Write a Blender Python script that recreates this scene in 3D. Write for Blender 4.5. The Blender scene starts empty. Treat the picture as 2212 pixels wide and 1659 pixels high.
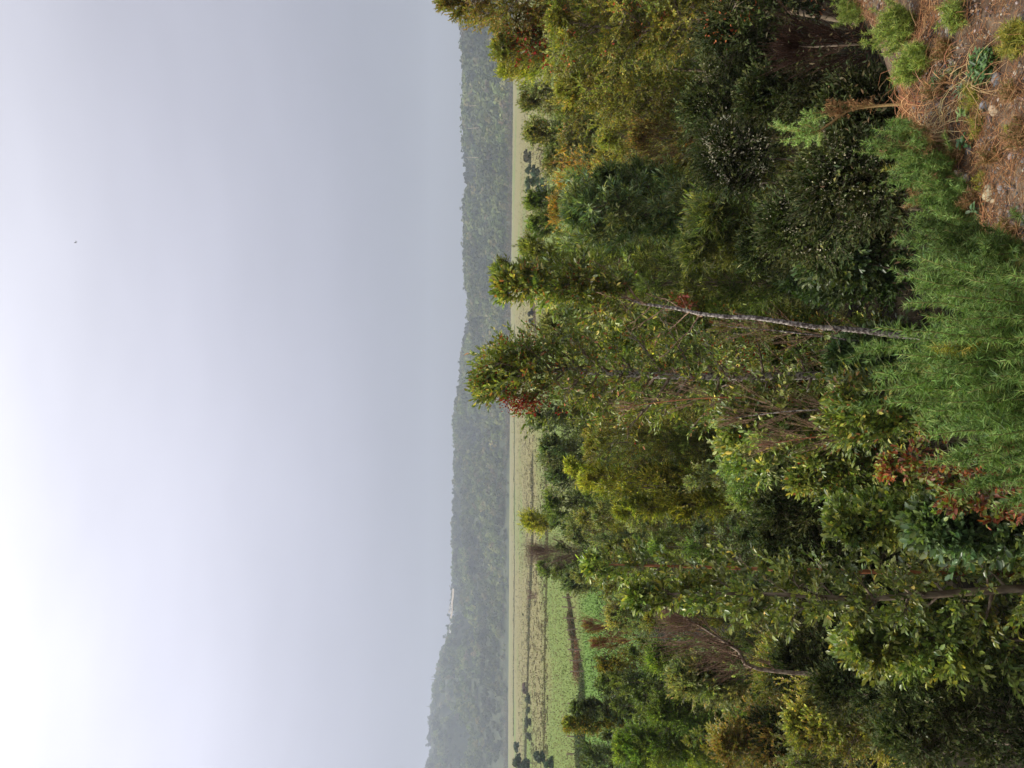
import bpy, math, random
import numpy as np
from mathutils import Matrix, Vector

C = bpy.context.scene.collection
scene = bpy.context.scene
R = math.radians

# ------------------------------------------------------------------ camera
EYE = 9.0
F = 1685.0                      # focal length in pixels of a 2212 px wide view of the photograph
PITCH = 19.5 / F
ROLL = 0.0042
cam_d = bpy.data.cameras.new('camera'); cam = bpy.data.objects.new('camera', cam_d); C.objects.link(cam)
cam_d.sensor_width = 36; cam_d.lens = 36 * F / 2212
cam_d.clip_start = 0.05; cam_d.clip_end = 9000
fwd = Vector((0, math.cos(PITCH), -math.sin(PITCH)))
X0 = Vector((0, -math.sin(PITCH), -math.cos(PITCH))); Y0 = Vector((1, 0, 0))
Xa = X0 * math.cos(ROLL) + Y0 * math.sin(ROLL); Ya = Y0 * math.cos(ROLL) - X0 * math.sin(ROLL)
m = Matrix((Xa, Ya, -fwd)).transposed().to_4x4(); m.translation = (0, 0, EYE)
cam.matrix_world = m
scene.camera = cam

# ------------------------------------------------------------------ sky and sun (sun up to the left, thin overcast)
SUN_EL, SUN_AZ = R(50), R(-84)          # azimuth from the view direction (+Y), left negative
sun_dir = Vector((math.sin(SUN_AZ) * math.cos(SUN_EL), math.cos(SUN_AZ) * math.cos(SUN_EL), math.sin(SUN_EL)))
w = bpy.data.worlds.new('World'); scene.world = w; w.use_nodes = True
nt = w.node_tree; nt.nodes.clear()
def N(tree, t, **kw):
    n = tree.nodes.new(t)
    for k, v in kw.items(): setattr(n, k, v)
    return n
sky = N(nt, 'ShaderNodeTexSky', sky_type='NISHITA', sun_disc=False)
sky.sun_elevation = SUN_EL; sky.sun_rotation = SUN_AZ; sky.dust_density = 3.5; sky.air_density = 1.2
tc = N(nt, 'ShaderNodeTexCoord')
sep = N(nt, 'ShaderNodeSeparateXYZ'); nt.links.new(tc.outputs['Generated'], sep.inputs[0])
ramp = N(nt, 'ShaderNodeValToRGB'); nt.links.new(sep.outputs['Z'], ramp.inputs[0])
SKYK = 10.0                              # veil colours are written for strength 0.1
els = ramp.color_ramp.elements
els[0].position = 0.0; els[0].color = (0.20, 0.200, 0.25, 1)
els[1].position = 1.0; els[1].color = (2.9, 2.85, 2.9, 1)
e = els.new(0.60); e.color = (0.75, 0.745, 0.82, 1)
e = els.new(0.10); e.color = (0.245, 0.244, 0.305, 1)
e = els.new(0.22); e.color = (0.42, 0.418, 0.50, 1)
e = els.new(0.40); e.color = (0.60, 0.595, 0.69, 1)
# brightening of the veil round the sun
dot = N(nt, 'ShaderNodeVectorMath', operation='DOT_PRODUCT')
nt.links.new(tc.outputs['Generated'], dot.inputs[0]); dot.inputs[1].default_value = (-.62, .52, .58)   # thinnest part of the cloud veil
gr = N(nt, 'ShaderNodeMapRange'); gr.inputs['From Min'].default_value = 0.35; gr.inputs['From Max'].default_value = 0.98
nt.links.new(dot.outputs['Value'], gr.inputs['Value'])
pw = N(nt, 'ShaderNodeMath', operation='POWER'); nt.links.new(gr.outputs[0], pw.inputs[0]); pw.inputs[1].default_value = 1.6
sc_ = N(nt, 'ShaderNodeMath', operation='MULTIPLY_ADD'); nt.links.new(pw.outputs[0], sc_.inputs[0])
sc_.inputs[1].default_value = .95; sc_.inputs[2].default_value = 1.0
nz = N(nt, 'ShaderNodeTexNoise'); nz.inputs['Scale'].default_value = 2.2; nz.inputs['Detail'].default_value = 3
mp = N(nt, 'ShaderNodeMapping'); mp.inputs['Scale'].default_value = (1, 1, 3.5)
nt.links.new(tc.outputs['Generated'], mp.inputs[0]); nt.links.new(mp.outputs[0], nz.inputs['Vector'])
nr = N(nt, 'ShaderNodeMapRange'); nr.inputs['To Min'].default_value = 0.80 * SKYK; nr.inputs['To Max'].default_value = 1.18 * SKYK
nt.links.new(nz.outputs['Fac'], nr.inputs['Value'])
mm = N(nt, 'ShaderNodeMath', operation='MULTIPLY'); nt.links.new(nr.outputs[0], mm.inputs[0]); nt.links.new(sc_.outputs[0], mm.inputs[1])
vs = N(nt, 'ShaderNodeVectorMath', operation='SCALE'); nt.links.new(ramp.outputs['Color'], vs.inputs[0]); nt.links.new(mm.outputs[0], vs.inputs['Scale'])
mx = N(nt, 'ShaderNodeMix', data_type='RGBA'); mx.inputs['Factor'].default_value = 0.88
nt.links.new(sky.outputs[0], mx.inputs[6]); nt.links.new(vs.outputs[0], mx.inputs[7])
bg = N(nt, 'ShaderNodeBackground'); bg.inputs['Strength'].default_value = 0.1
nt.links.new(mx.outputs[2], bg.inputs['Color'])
wo = N(nt, 'ShaderNodeOutputWorld'); nt.links.new(bg.outputs[0], wo.inputs['Surface'])

sl = bpy.data.lights.new('sun', 'SUN'); sl.energy = 3.7; sl.angle = R(6); sl.color = (1.0, 0.93, 0.80)
so = bpy.data.objects.new('sun', sl); C.objects.link(so)
so.rotation_euler = (-sun_dir).to_track_quat('-Z', 'Y').to_euler()

scene.view_settings.view_transform = 'Standard'; scene.view_settings.look = 'None'
scene.view_settings.exposure = 0.0; scene.view_settings.gamma = 1.0; scene.view_settings.use_curve_mapping = False
scene.cycles.volume_bounces = 1
scene.cycles.max_bounces = 6
scene.cycles.diffuse_bounces = 3
scene.cycles.transmission_bounces = 4

# ------------------------------------------------------------------ tags
def tag(o, label=None, cat=None, group=None, kind=None):
    if label: o['label'] = label
    if cat: o['category'] = cat
    if group: o['group'] = group
    if kind: o['kind'] = kind
    return o
def empty(name, loc):
    o = bpy.data.objects.new(name, None); C.objects.link(o); o.location = loc; o.empty_display_size = .2
    return o

# ------------------------------------------------------------------ numpy helpers
def unit(v):
    v = np.asarray(v, float); return v / (np.linalg.norm(v, axis=-1, keepdims=True) + 1e-9)
def rnd_unit(rng, n):
    return unit(rng.normal(size=(n, 3)))

class MB:
    """collects vertices, triangles, quads and one colour per vertex"""
    def __init__(s): s.v = []; s.c = []; s.t = []; s.q = []; s.n = 0
    def add(s, v, tris=None, quads=None, col=(1, 1, 1)):
        v = np.asarray(v, np.float32).reshape(-1, 3)
        c = np.asarray(col, np.float32)
        if c.ndim == 1: c = np.broadcast_to(c[:3], (len(v), 3))
        s.v.append(v); s.c.append(c[:, :3])
        if tris is not None and len(tris): s.t.append(np.asarray(tris, np.int32).reshape(-1, 3) + s.n)
        if quads is not None and len(quads): s.q.append(np.asarray(quads, np.int32).reshape(-1, 4) + s.n)
        s.n += len(v)
    def build(s, name, mat, parent=None, loc=None, smooth=False):
        me = bpy.data.meshes.new(name)
        if s.v:
            v = np.concatenate(s.v); c = np.concatenate(s.c)
            t = np.concatenate(s.t) if s.t else np.zeros((0, 3), np.int32)
            q = np.concatenate(s.q) if s.q else np.zeros((0, 4), np.int32)
            me.vertices.add(len(v)); me.vertices.foreach_set('co', v.ravel())
            nl = t.size + q.size
            me.loops.add(nl); me.loops.foreach_set('vertex_index', np.concatenate([t.ravel(), q.ravel()]))
            me.polygons.add(len(t) + len(q))
            st = np.concatenate([np.arange(len(t)) * 3, t.size + np.arange(len(q)) * 4]).astype(np.int32)
            me.polygons.foreach_set('loop_start', st)
            if smooth: me.polygons.foreach_set('use_smooth', np.ones(len(t) + len(q), bool))
            me.update(calc_edges=True)
            a = me.attributes.new('Col', 'FLOAT_COLOR', 'POINT')
            c4 = np.ones((len(v), 4), np.float32); c4[:, :3] = c
            a.data.foreach_set('color', c4.ravel())
            me.validate()
        me.materials.append(mat)
        o = bpy.data.objects.new(name, me); C.objects.link(o)
        if parent: o.parent = parent
        if loc is not None: o.location = loc
        return o

def tube(mb, pts, rad, sides=6, col=(1, 1, 1)):
    pts = np.asarray(pts, float); n = len(pts); rad = np.broadcast_to(np.asarray(rad, float), (n,))
    d = np.gradient(pts, axis=0); d = unit(d)
    ref = np.array([1., 0, 0]) if abs(d[:, 2]).mean() > .6 else np.array([0, 0, 1.])
    a = unit(np.cross(d, ref)); b = np.cross(d, a)
    th = np.arange(sides) * 2 * math.pi / sides
    ring = a[:, None, :] * np.cos(th)[None, :, None] + b[:, None, :] * np.sin(th)[None, :, None]
    v = pts[:, None, :] + ring * rad[:, None, None]
    i = np.arange(n - 1)[:, None] * sides; j = np.arange(sides)[None, :]; k = (j + 1) % sides
    q = np.stack([i + j, i + k, i + sides + k, i + sides + j], -1).reshape(-1, 4)
    vv = v.reshape(-1, 3)
    mb.add(np.concatenate([vv, pts[-1:] + d[-1:] * rad[-1]]), quads=q,
           tris=np.stack([(n - 1) * sides + np.arange(sides), (n - 1) * sides + (np.arange(sides) + 1) % sides,
                          np.full(sides, n * sides)], -1), col=col)

def cones(mb, p0, p1, r0, r1, col):
    """many three sided twigs at once"""
    p0 = np.asarray(p0, float); p1 = np.asarray(p1, float); n = len(p0)
    if n == 0: return
    d = unit(p1 - p0); ref = np.where(np.abs(d[:, 2:3]) > .8, np.array([[1., 0, 0]]), np.array([[0, 0, 1.]]))
    a = unit(np.cross(d, ref)); b = np.cross(d, a)
    r0 = np.broadcast_to(np.asarray(r0, float), (n,)); r1 = np.broadcast_to(np.asarray(r1, float), (n,))
    V = np.zeros((n, 6, 3))
    for k in range(3):
        th = k * 2 * math.pi / 3; rr = a * math.cos(th) + b * math.sin(th)
        V[:, k] = p0 + rr * r0[:, None]; V[:, 3 + k] = p1 + rr * r1[:, None]
    base = (np.arange(n) * 6)[:, None]
    q = np.concatenate([base + np.array([k, (k + 1) % 3, 3 + (k + 1) % 3, 3 + k]) for k in range(3)], 0)
    c = np.asarray(col, float)
    if c.ndim == 2: c = np.repeat(c, 6, axis=0)
    mb.add(V.reshape(-1, 3), quads=q, col=c)

def leaves(mb, rng, pos, d, nrm, L, wr, col, shape='dia', curl=.15):
    """leaf blades; shape dia = 4 vertices, six = 6 vertices folded on the midrib"""
    n = len(pos)
    if n == 0: return
    d = unit(d); side = unit(np.cross(d, nrm)); up = unit(np.cross(side, d))
    L = np.broadcast_to(np.asarray(L, float), (n,))[:, None]; W = L * wr * .5
    if shape == 'dia':
        V = np.zeros((n, 4, 3))
        V[:, 0] = pos; V[:, 1] = pos + d * L * .48 + side * W + up * W * .35
        V[:, 2] = pos + d * L - up * L * curl; V[:, 3] = pos + d * L * .48 - side * W + up * W * .35
        b = (np.arange(n) * 4)[:, None]
        t = np.concatenate([b + np.array([0, 1, 2]), b + np.array([0, 2, 3])], 0)
        mb.add(V.reshape(-1, 3), tris=t, col=np.repeat(col, 4, 0))
    else:
        V = np.zeros((n, 6, 3))
        V[:, 0] = pos; V[:, 1] = pos + d * L * .30 + side * W * .9 + up * W * .35
        V[:, 2] = pos + d * L * .70 + side * W * .85 + up * (W * .3 - L * curl * .4)
        V[:, 3] = pos + d * L - up * L * curl
        V[:, 4] = pos + d * L * .70 - side * W * .85 + up * (W * .3 - L * curl * .4)
        V[:, 5] = pos + d * L * .30 - side * W * .9 + up * W * .35
        b = (np.arange(n) * 6)[:, None]
        q = np.concatenate([b + np.array([0, 1, 2, 3]), b + np.array([0, 3, 4, 5])], 0)
        mb.add(V.reshape(-1, 3), quads=q, col=np.repeat(col, 6, 0))

def pick(rng, pal, n, var=.22):
    """pal: list of (weight, (r,g,b))"""
    w_ = np.array([p[0] for p in pal], float); w_ /= w_.sum()
    c = np.array([p[1] for p in pal], float)[rng.choice(len(pal), n, p=w_)]
    return c * (1 + rng.uniform(-var, var, (n, 1))) * (1 + rng.uniform(-.08, .08, (n, 3)))

def noise2(x, y, seed, scale, octv=4):
    r = np.random.default_rng(seed); z = np.zeros_like(np.asarray(x, float)); amp = 1; f = 1 / scale
    for o in range(octv):
        for k in range(4):
            a = r.uniform(0, 2 * math.pi); p = r.uniform(0, 6.28); q = r.uniform(.7, 1.4)
            z = z + amp * .35 * np.sin((x * math.cos(a) + y * math.sin(a)) * f * q * 6.28 + p + 1.3 * np.sin(p + (y * math.cos(a) - x * math.sin(a)) * f * 3.1))
        amp *= .5; f *= 2.03
    return z

# ------------------------------------------------------------------ terrain
def bank_s(x, y): return (x - .2) * (-.573) + (y - 2.35) * .819
def ground_z(x, y):
    x = np.asarray(x, float); y = np.asarray(y, float)
    s = bank_s(x, y)
    sp = np.maximum(s, 0)
    z = 7.4 * np.exp(-(sp / 6.5) ** 1.15)
    near = np.exp(-((x ** 2 + y ** 2) / 60.0))
    z = z + near * (.03 * noise2(x, y, 3, 1.1, 4)) + np.clip(sp / 6, 0, 1) * np.exp(-np.abs(y) / 60) * .25 * noise2(x, y, 5, 9, 3)
    z = z + .10 * noise2(x, y, 8, 60, 2) * np.clip((y - 60) / 100, 0, 1) * np.clip(1 - (y - 500) / 400, 0, 1)
    return z
def gz(x, y): return float(ground_z(np.array([x]), np.array([y]))[0])
def hor(Y): return 1086.5 + (829.5 - Y) * ROLL
def P(X, Y, D):
    """place seen at (X, Y) of the 2212 px view, D metres away"""
    return np.array([(829.5 - Y) / F * D, D, EYE - (X - hor(Y)) / F * D])
def onfield(X, Y):
    D = EYE * F / (X - hor(Y)); return (829.5 - Y) / F * D, D

# ------------------------------------------------------------------ materials
def newmat(name):
    m_ = bpy.data.materials.new(name); m_.use_nodes = True; t = m_.node_tree; t.nodes.clear()
    out = N(t, 'ShaderNodeOutputMaterial'); return m_, t, out
def leafmat(name, rough=.5, trans=.25, spec=.35, tint=(1.15, 1.3, .5)):
    m_, t, out = newmat(name)
    at = N(t, 'ShaderNodeAttribute', attribute_name='Col')
    b = N(t, 'ShaderNodeBsdfPrincipled'); b.inputs['Roughness'].default_value = rough
    b.inputs['Specular IOR Level'].default_value = spec
    nz_ = N(t, 'ShaderNodeTexNoise'); nz_.inputs['Scale'].default_value = .9; nz_.inputs['Detail'].default_value = 2
    geo = N(t, 'ShaderNodeNewGeometry'); t.links.new(geo.outputs['Position'], nz_.inputs['Vector'])
    mr = N(t, 'ShaderNodeMapRange'); mr.inputs['From Min'].default_value = .3; mr.inputs['From Max'].default_value = .7
    mr.inputs['To Min'].default_value = .70; mr.inputs['To Max'].default_value = 1.30
    t.links.new(nz_.outputs['Fac'], mr.inputs['Value'])
    sc = N(t, 'ShaderNodeVectorMath', operation='SCALE'); t.links.new(at.outputs['Color'], sc.inputs[0]); t.links.new(mr.outputs[0], sc.inputs['Scale'])
    t.links.new(sc.outputs[0], b.inputs['Base Color'])
    tr = N(t, 'ShaderNodeBsdfTranslucent'); mu = N(t, 'ShaderNodeVectorMath', operation='MULTIPLY')
    t.links.new(sc.outputs[0], mu.inputs[0]); mu.inputs[1].default_value = tint; t.links.new(mu.outputs[0], tr.inputs['Color'])
    ms = N(t, 'ShaderNodeMixShader'); ms.inputs[0].default_value = trans
    t.links.new(b.outputs[0], ms.inputs[1]); t.links.new(tr.outputs[0], ms.inputs[2]); t.links.new(ms.outputs[0], out.inputs[0])
    return m_
def noisemat(name, c1, c2, scale=8, rough=.85, c3=None, stretch=(1, 1, 1), bump=0, lo=.4, hi=.6, attr=False, detail=6):
    m_, t, out = newmat(name)
    b = N(t, 'ShaderNodeBsdfPrincipled'); b.inputs['Roughness'].default_value = rough; b.inputs['Specular IOR Level'].default_value = .25
    geo = N(t, 'ShaderNodeNewGeometry'); mp_ = N(t, 'ShaderNodeMapping'); mp_.inputs['Scale'].default_value = stretch
    t.links.new(geo.outputs['Position'], mp_.inputs[0])
    nz_ = N(t, 'ShaderNodeTexNoise'); nz_.inputs['Scale'].default_value = scale; nz_.inputs['Detail'].default_value = detail
    t.links.new(mp_.outputs[0], nz_.inputs['Vector'])
    rp = N(t, 'ShaderNodeValToRGB'); rp.color_ramp.elements[0].position = lo; rp.color_ramp.elements[1].position = hi
    rp.color_ramp.elements[0].color = (*c1, 1); rp.color_ramp.elements[1].color = (*c2, 1)
    if c3: e_ = rp.color_ramp.elements.new(min(hi + .12, .99)); e_.color = (*c3, 1)
    t.links.new(nz_.outputs['Fac'], rp.inputs[0])
    col = rp.outputs['Color']
    if attr:
        at = N(t, 'ShaderNodeAttribute', attribute_name='Col'); mu = N(t, 'ShaderNodeVectorMath', operation='MULTIPLY')
        t.links.new(col, mu.inputs[0]); t.links.new(at.outputs['Color'], mu.inputs[1]); col = mu.outputs[0]
    t.links.new(col, b.inputs['Base Color'])
    if bump:
        bp = N(t, 'ShaderNodeBump'); bp.inputs['Strength'].default_value = bump; bp.inputs['Distance'].default_value = .02
        t.links.new(nz_.outputs['Fac'], bp.inputs['Height']); t.links.new(bp.outputs[0], b.inputs['Normal'])
    t.links.new(b.outputs[0], out.inputs[0]); return m_

M = {}
M['leaf'] = leafmat('leaf_matte', .42, .38, .45)
M['gloss'] = leafmat('leaf_glossy', .33, .3, .55)
M['dull'] = leafmat('leaf_dull', .7, .18, .15)
M['gorse'] = leafmat('gorse_spines', .5, .25, .35, (1.1, 1.25, .5))
M['dry'] = leafmat('dry_stems', .8, .12, .1, (1.1, 1, .8))
M['petal'] = leafmat('petals', .6, .3, .2, (1, .9, .8))
M['twig'] = noisemat('twig_bark', (.13, .09, .06), (.30, .24, .18), 30, attr=True)
M['birch'] = noisemat('mottled_grey_bark', (.10, .08, .07), (.42, .37, .34), 34, .8, c3=(.62, .58, .46), stretch=(1, 1, 1.1), bump=.5, lo=.42, hi=.55)
M['redbark'] = noisemat('smooth_red_bark', (.30, .10, .045), (.48, .22, .11), 12, .5, stretch=(1, 1, .3))
M['greybark'] = noisemat('smooth_grey_brown_bark', (.14, .10, .07), (.30, .24, .17), 14, .7, stretch=(1, 1, .5), bump=.2)
M['stone'] = noisemat('stone', (.75, .75, .75), (1.1, 1.08, 1.05), 40, .8, attr=True, bump=.3)

# ground: gravelly soil on the bank, dark litter down the slope, meadow beyond
def ground_material():
    m_, t, out = newmat('ground_soil_and_meadow'); L = t.links.new
    b = N(t, 'ShaderNodeBsdfPrincipled'); b.inputs['Roughness'].default_value = .95; b.inputs['Specular IOR Level'].default_value = .1
    geo = N(t, 'ShaderNodeNewGeometry'); sp = N(t, 'ShaderNodeSeparateXYZ'); L(geo.outputs['Position'], sp.inputs[0])
    def noise(scale, detail=5, stretch=(1, 1, 1), rough=.55, off=(0, 0, 0)):
        mp_ = N(t, 'ShaderNodeMapping'); mp_.inputs['Scale'].default_value = stretch; mp_.inputs['Location'].default_value = off
        L(geo.outputs['Position'], mp_.inputs[0])
        n = N(t, 'ShaderNodeTexNoise'); n.inputs['Scale'].default_value = scale; n.inputs['Detail'].default_value = detail; n.inputs['Roughness'].default_value = rough
        L(mp_.outputs[0], n.inputs['Vector']); return n.outputs['Fac']
    def ramp_(fac, stops):
        r = N(t, 'ShaderNodeValToRGB'); r.color_ramp.elements[0].position = stops[0][0]; r.color_ramp.elements[0].color = (*stops[0][1], 1)
        r.color_ramp.elements[1].position = stops[-1][0]; r.color_ramp.elements[1].color = (*stops[-1][1], 1)
        for p_, c_ in stops[1:-1]:
            e_ = r.color_ramp.elements.new(p_); e_.color = (*c_, 1)
        L(fac, r.inputs[0]); return r.outputs['Color']
    def mix(f, a, c):
        x = N(t, 'ShaderNodeMix', data_type='RGBA')
        if isinstance(f, float): x.inputs['Factor'].default_value = f
        else: L(f, x.inputs['Factor'])
        L(a, x.inputs[6]); L(c, x.inputs[7]); return x.outputs[2]
    def mrange(v, a, b_):
        r = N(t, 'ShaderNodeMapRange'); r.inputs['From Min'].default_value = a; r.inputs['From Max'].default_value = b_; L(v, r.inputs['Value']); return r.outputs[0]
    soil = ramp_(noise(9, 10, rough=.7), [(.35, (.055, .036, .025)), (.5, (.11, .075, .05)), (.66, (.20, .15, .10))])
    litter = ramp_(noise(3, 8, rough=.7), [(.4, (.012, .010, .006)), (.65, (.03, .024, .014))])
    # meadow: straw and green grass in patches with dark tussocks
    straw = ramp_(noise(.9, 8, (1, .5, 1), .75), [(.30, (.11, .097, .042)), (.5, (.18, .162, .07)), (.72, (.24, .217, .10))])
    green = ramp_(noise(1.1, 8, (1, .5, 1), .75), [(.30, (.07, .105, .024)), (.52, (.13, .172, .042)), (.72, (.18, .225, .062))])
    ad = N(t, 'ShaderNodeMath', operation='MULTIPLY_ADD'); L(mrange(sp.outputs['Y'], 260., 130.), ad.inputs[0]); ad.inputs[1].default_value = .17
    L(noise(.018, 4, (1, .35, 1), off=(3, 7, 0)), ad.inputs[2]); patch = mrange(ad.outputs[0], .50, .66)
    mead = mix(patch, straw, green)
    bright = ramp_(noise(1.4, 8, (1, .6, 1), .75), [(.35, (.065, .115, .02)), (.55, (.10, .17, .032)), (.7, (.135, .215, .045))])
    nearf = mrange(sp.outputs['Y'], 96., 82.)
    mead = mix(nearf, mead, bright)
    tus = mrange(noise(.30, 4, (.6, .9, 1), .6), .66, .72)
    brown = ramp_(noise(2, 4), [(.4, (.10, .085, .035)), (.6, (.17, .14, .06))])
    mead = mix(tus, mead, brown)
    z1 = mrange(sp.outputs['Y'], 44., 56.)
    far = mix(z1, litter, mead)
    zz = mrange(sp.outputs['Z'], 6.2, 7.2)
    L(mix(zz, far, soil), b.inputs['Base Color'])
    bp = N(t, 'ShaderNodeBump'); bp.inputs['Strength'].default_value = .6; bp.inputs['Distance'].default_value = .03
    L(noise(22, 6, rough=.7), bp.inputs['Height']); L(bp.outputs[0], b.inputs['Normal'])
    L(b.outputs[0], out.inputs[0]); return m_
M['ground'] = ground_material()

# ------------------------------------------------------------------ ground sheet
def graded(a, b, n, c, dens):
    t = np.linspace(-1, 1, n); u = np.sinh(t * dens) / math.sinh(dens)
    return np.where(u < 0, c + u * (c - a), c + u * (b - c))
gx = graded(-3800, 3800, 420, .8, 7.4); gy = graded(-3800, 5200, 520, 3.0, 7.4)
GX, GY = np.meshgrid(gx, gy)
GZ = ground_z(GX, GY)
mb = MB(); nx, ny = len(gx), len(gy)
i, j = np.meshgrid(np.arange(nx - 1), np.arange(ny - 1))
k = (j * nx + i).ravel()
mb.add(np.stack([GX, GY, GZ], -1).reshape(-1, 3), quads=np.stack([k, k + 1, k + nx + 1, k + nx], -1))
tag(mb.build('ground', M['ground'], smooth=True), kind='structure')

# ------------------------------------------------------------------ hills
sil_Y = np.array([-500, -200, 0, 150, 260, 420, 560, 660, 700, 770, 830, 870, 900, 960, 1000, 1050, 1110, 1200, 1290, 1340, 1400, 1480, 1560, 1660, 1900, 2300.])
sil_X = np.array([1010, 1004, 1002, 1010, 1009, 1011, 1010, 1011, 1007, 1002, 997, 985, 983, 988, 986, 985, 981, 981, 978, 972, 955, 938, 925, 918, 905, 900.])
us = (829.5 - sil_Y) / F
def ridge(u):
    o_ = np.argsort(us)
    px = np.interp(u, us[o_], (1086.5 + (us * F) * ROLL - sil_X)[o_])
    Dr = np.interp(u, [-.9, -.55, -.30, -.05, .1, .5, .9], [2300, 2150, 1950, 1600, 1350, 1180, 1100])
    Df = np.interp(u, [-.9, -.5, 0, .2, .5, .9], [1060, 1060, 1000, 900, 760, 700])
    return px, Dr, Df
def hill_z(x, y):
    u = x / y; px, Dr, Df = ridge(u)
    H = px / F * Dr + EYE - np.interp(u, [-.5, -.2, .2], [24., 12., 7.])
    t = (y - Df) / (Dr - Df)
    f = np.where(t < 1, np.sin(np.clip(t, 0, 1) * math.pi / 2) ** .9, 1 - .12 * np.clip(t - 1, 0, 3) ** 1.4)
    nzv = noise2(x, y * .6, 21, 260, 3)
    env = np.clip(t * 3, 0, 1) * np.clip((1 - t) * 5, 0, 1)
    z = H * f * (1 - .5 * np.clip(.25 + nzv, 0, 1.3) * env)
    return np.where(t < 0, -6 + t * 10, z)
mb = MB()
uu = np.linspace(-.95, .95, 260); tt = np.concatenate([np.linspace(-.03, 1.1, 70), np.linspace(1.2, 3, 8)])
UU, TT = np.meshgrid(uu, tt); _, Dr_, Df_ = ridge(UU); HY = Df_ + TT * (Dr_ - Df_); HX = UU * HY
HZ = hill_z(HX, HY)
i, j = np.meshgrid(np.arange(259), np.arange(len(tt) - 1)); k = (j * 260 + i).ravel()
mb.add(np.stack([HX, HY, HZ], -1).reshape(-1, 3), quads=np.stack([k, k + 1, k + 261, k + 260], -1))
M['hill'] = noisemat('hill_floor', (.025, .035, .015), (.06, .07, .03), .05)
tag(mb.build('hills', M['hill'], smooth=True), kind='structure')

rng = np.random.default_rng(11)
def blob_crowns(mb, rng, cx, cy, cz, rw, rh, nq, col, size=.16):
    """many small leafy crowns at once, each nq faces scattered in an uneven ellipsoid"""
    n = len(cx)
    d = rnd_unit(rng, n * nq).reshape(n, nq, 3); d[..., 2] = np.abs(d[..., 2]) * 1.15 - .25
    lob = rng.uniform(0, 6.28, (n, 1, 2))
    az = np.arctan2(d[..., 1], d[..., 0])
    rr = (.72 + .2 * np.sin(3 * az + lob[..., 0]) + .12 * np.sin(5 * az + 6 * d[..., 2] + lob[..., 1])) * rng.uniform(.72, 1.12, (n, nq))
    p = np.stack([cx, cy, cz], -1)[:, None, :] + d * rr[..., None] * np.stack([rw, rw, rh], -1)[:, None, :]
    nr_ = unit(d + rng.normal(size=d.shape) * .3)
    a = unit(np.cross(nr_, rng.normal(size=d.shape))); b = np.cross(nr_, a)
    s = (rw[:, None] * size * rng.uniform(.7, 1.5, (n, nq)))[..., None] * 1.6
    V = np.stack([p - a * s, p - b * s * .8, p + a * s, p + b * s * .8 + nr_ * s * .2], 2)
    c = col[:, None, :] * rng.uniform(.82, 1.15, (n, nq, 1))
    c = np.repeat(c.reshape(-1, 3), 4, 0)
    q = np.arange(n * nq * 4).reshape(-1, 4)
    mb.add(V.reshape(-1, 3), quads=q, col=c)
def hill_cols(rng, n, x, y):
    pal = [(4, (.085, .12, .045)), (3, (.06, .09, .035)), (3, (.12, .15, .06)), (1.2, (.14, .14, .065)), (1.5, (.045, .065, .04)), (.35, (.12, .11, .07))]
    c = pick(rng, pal, n, .12)
    g = noise2(x, y * .5, 77, 150, 3)
    g2 = noise2(x, y * .6, 78, 45, 2)
    return .88 * c * [1.12, 1, .85] * (1 + .6 * np.clip(g, -1, 1) + .22 * np.clip(g2, -1, 1))[:, None]
n = 15500
u = rng.uniform(-.62, .62, n); _, Dr_, Df_ = ridge(u)
t = rng.uniform(-.0, 1.03, n) ** .85
y = Df_ + t * (Dr_ - Df_); x = u * y
hz_ = hill_z(x, y)
rw = rng.uniform(3.2, 8.0, n) * (1 + .25 * t); rh = rw * rng.uniform(.8, 1.3, n)
rw = np.where(t < .02, rw * .6, rw); rh = np.where(t < .02, rh * .6, rh)
mb = MB(); blob_crowns(mb, rng, x, y, hz_ + rh * .55, rw, rh, 46, hill_cols(rng, n, x, y), .17)
tag(mb.build('forest', M['dull']), 'hazy mixed forest covering the whole far hillside', 'forest', kind='stuff')
# skyline trees that stand clear of the wood
def far_tree(rng, x, y, z, w_, h, name, label, cat, group=None, conic=False, col=None, tk=.28, nq=170, trunkc=(1, 1, 1)):
    o = empty(name, (x, y, z))
    tb = MB(); tube(tb, [(0, 0, -1), (rng.uniform(-.1, .1) * w_, 0, h * .4), (0, 0, h * .85)], [h * .03, h * .022, h * .006], 5, trunkc)
    tb.build('trunk', M['twig'], o)
    cb = MB()
    if conic:
        n_ = 9; zz = np.linspace(.2, .98, n_) * h
        ww = w_ * .5 * (1.05 - zz / h) + .15
        blob_crowns(cb, rng, rng.normal(size=n_) * .15 * ww, rng.normal(size=n_) * .15 * ww, zz, ww, np.full(n_, h * .09), nq // 6, pick(rng, [(1, col)], n_), .22)
    else:
        n_ = 7; a = rng.uniform(0, 6.28, n_); r_ = rng.uniform(0, .3, n_) * w_
        zc = h * rng.uniform(tk + .22, .85, n_); ww = w_ * rng.uniform(.2, .34, n_)
        blob_crowns(cb, rng, r_ * np.cos(a), r_ * np.sin(a), zc, ww, ww * rng.uniform(.7, 1, n_), nq // 4, pick(rng, [(1, col)], n_), .2 if nq < 500 else .085)
    cb.build('crown', M['dull'], o)
    tag(o, label, cat, group); return o
def sky_tree(Y, Xtop, wpx, conic, label, col=(.055, .075, .035)):
    u = (829.5 - Y) / F; px, Dr, Df = ridge(np.array([u])); D = float(Dr[0]) - 15
    p = P(Xtop, Y, D); x = p[0]; z = float(hill_z(np.array([x]), np.array([D]))[0])
    far_tree(rng, x, D, z, wpx / F * D, p[2] - z, 'skyline_tree', label, 'tree', 'trees standing out on the skyline of the hills', conic, col, nq=220)
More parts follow.
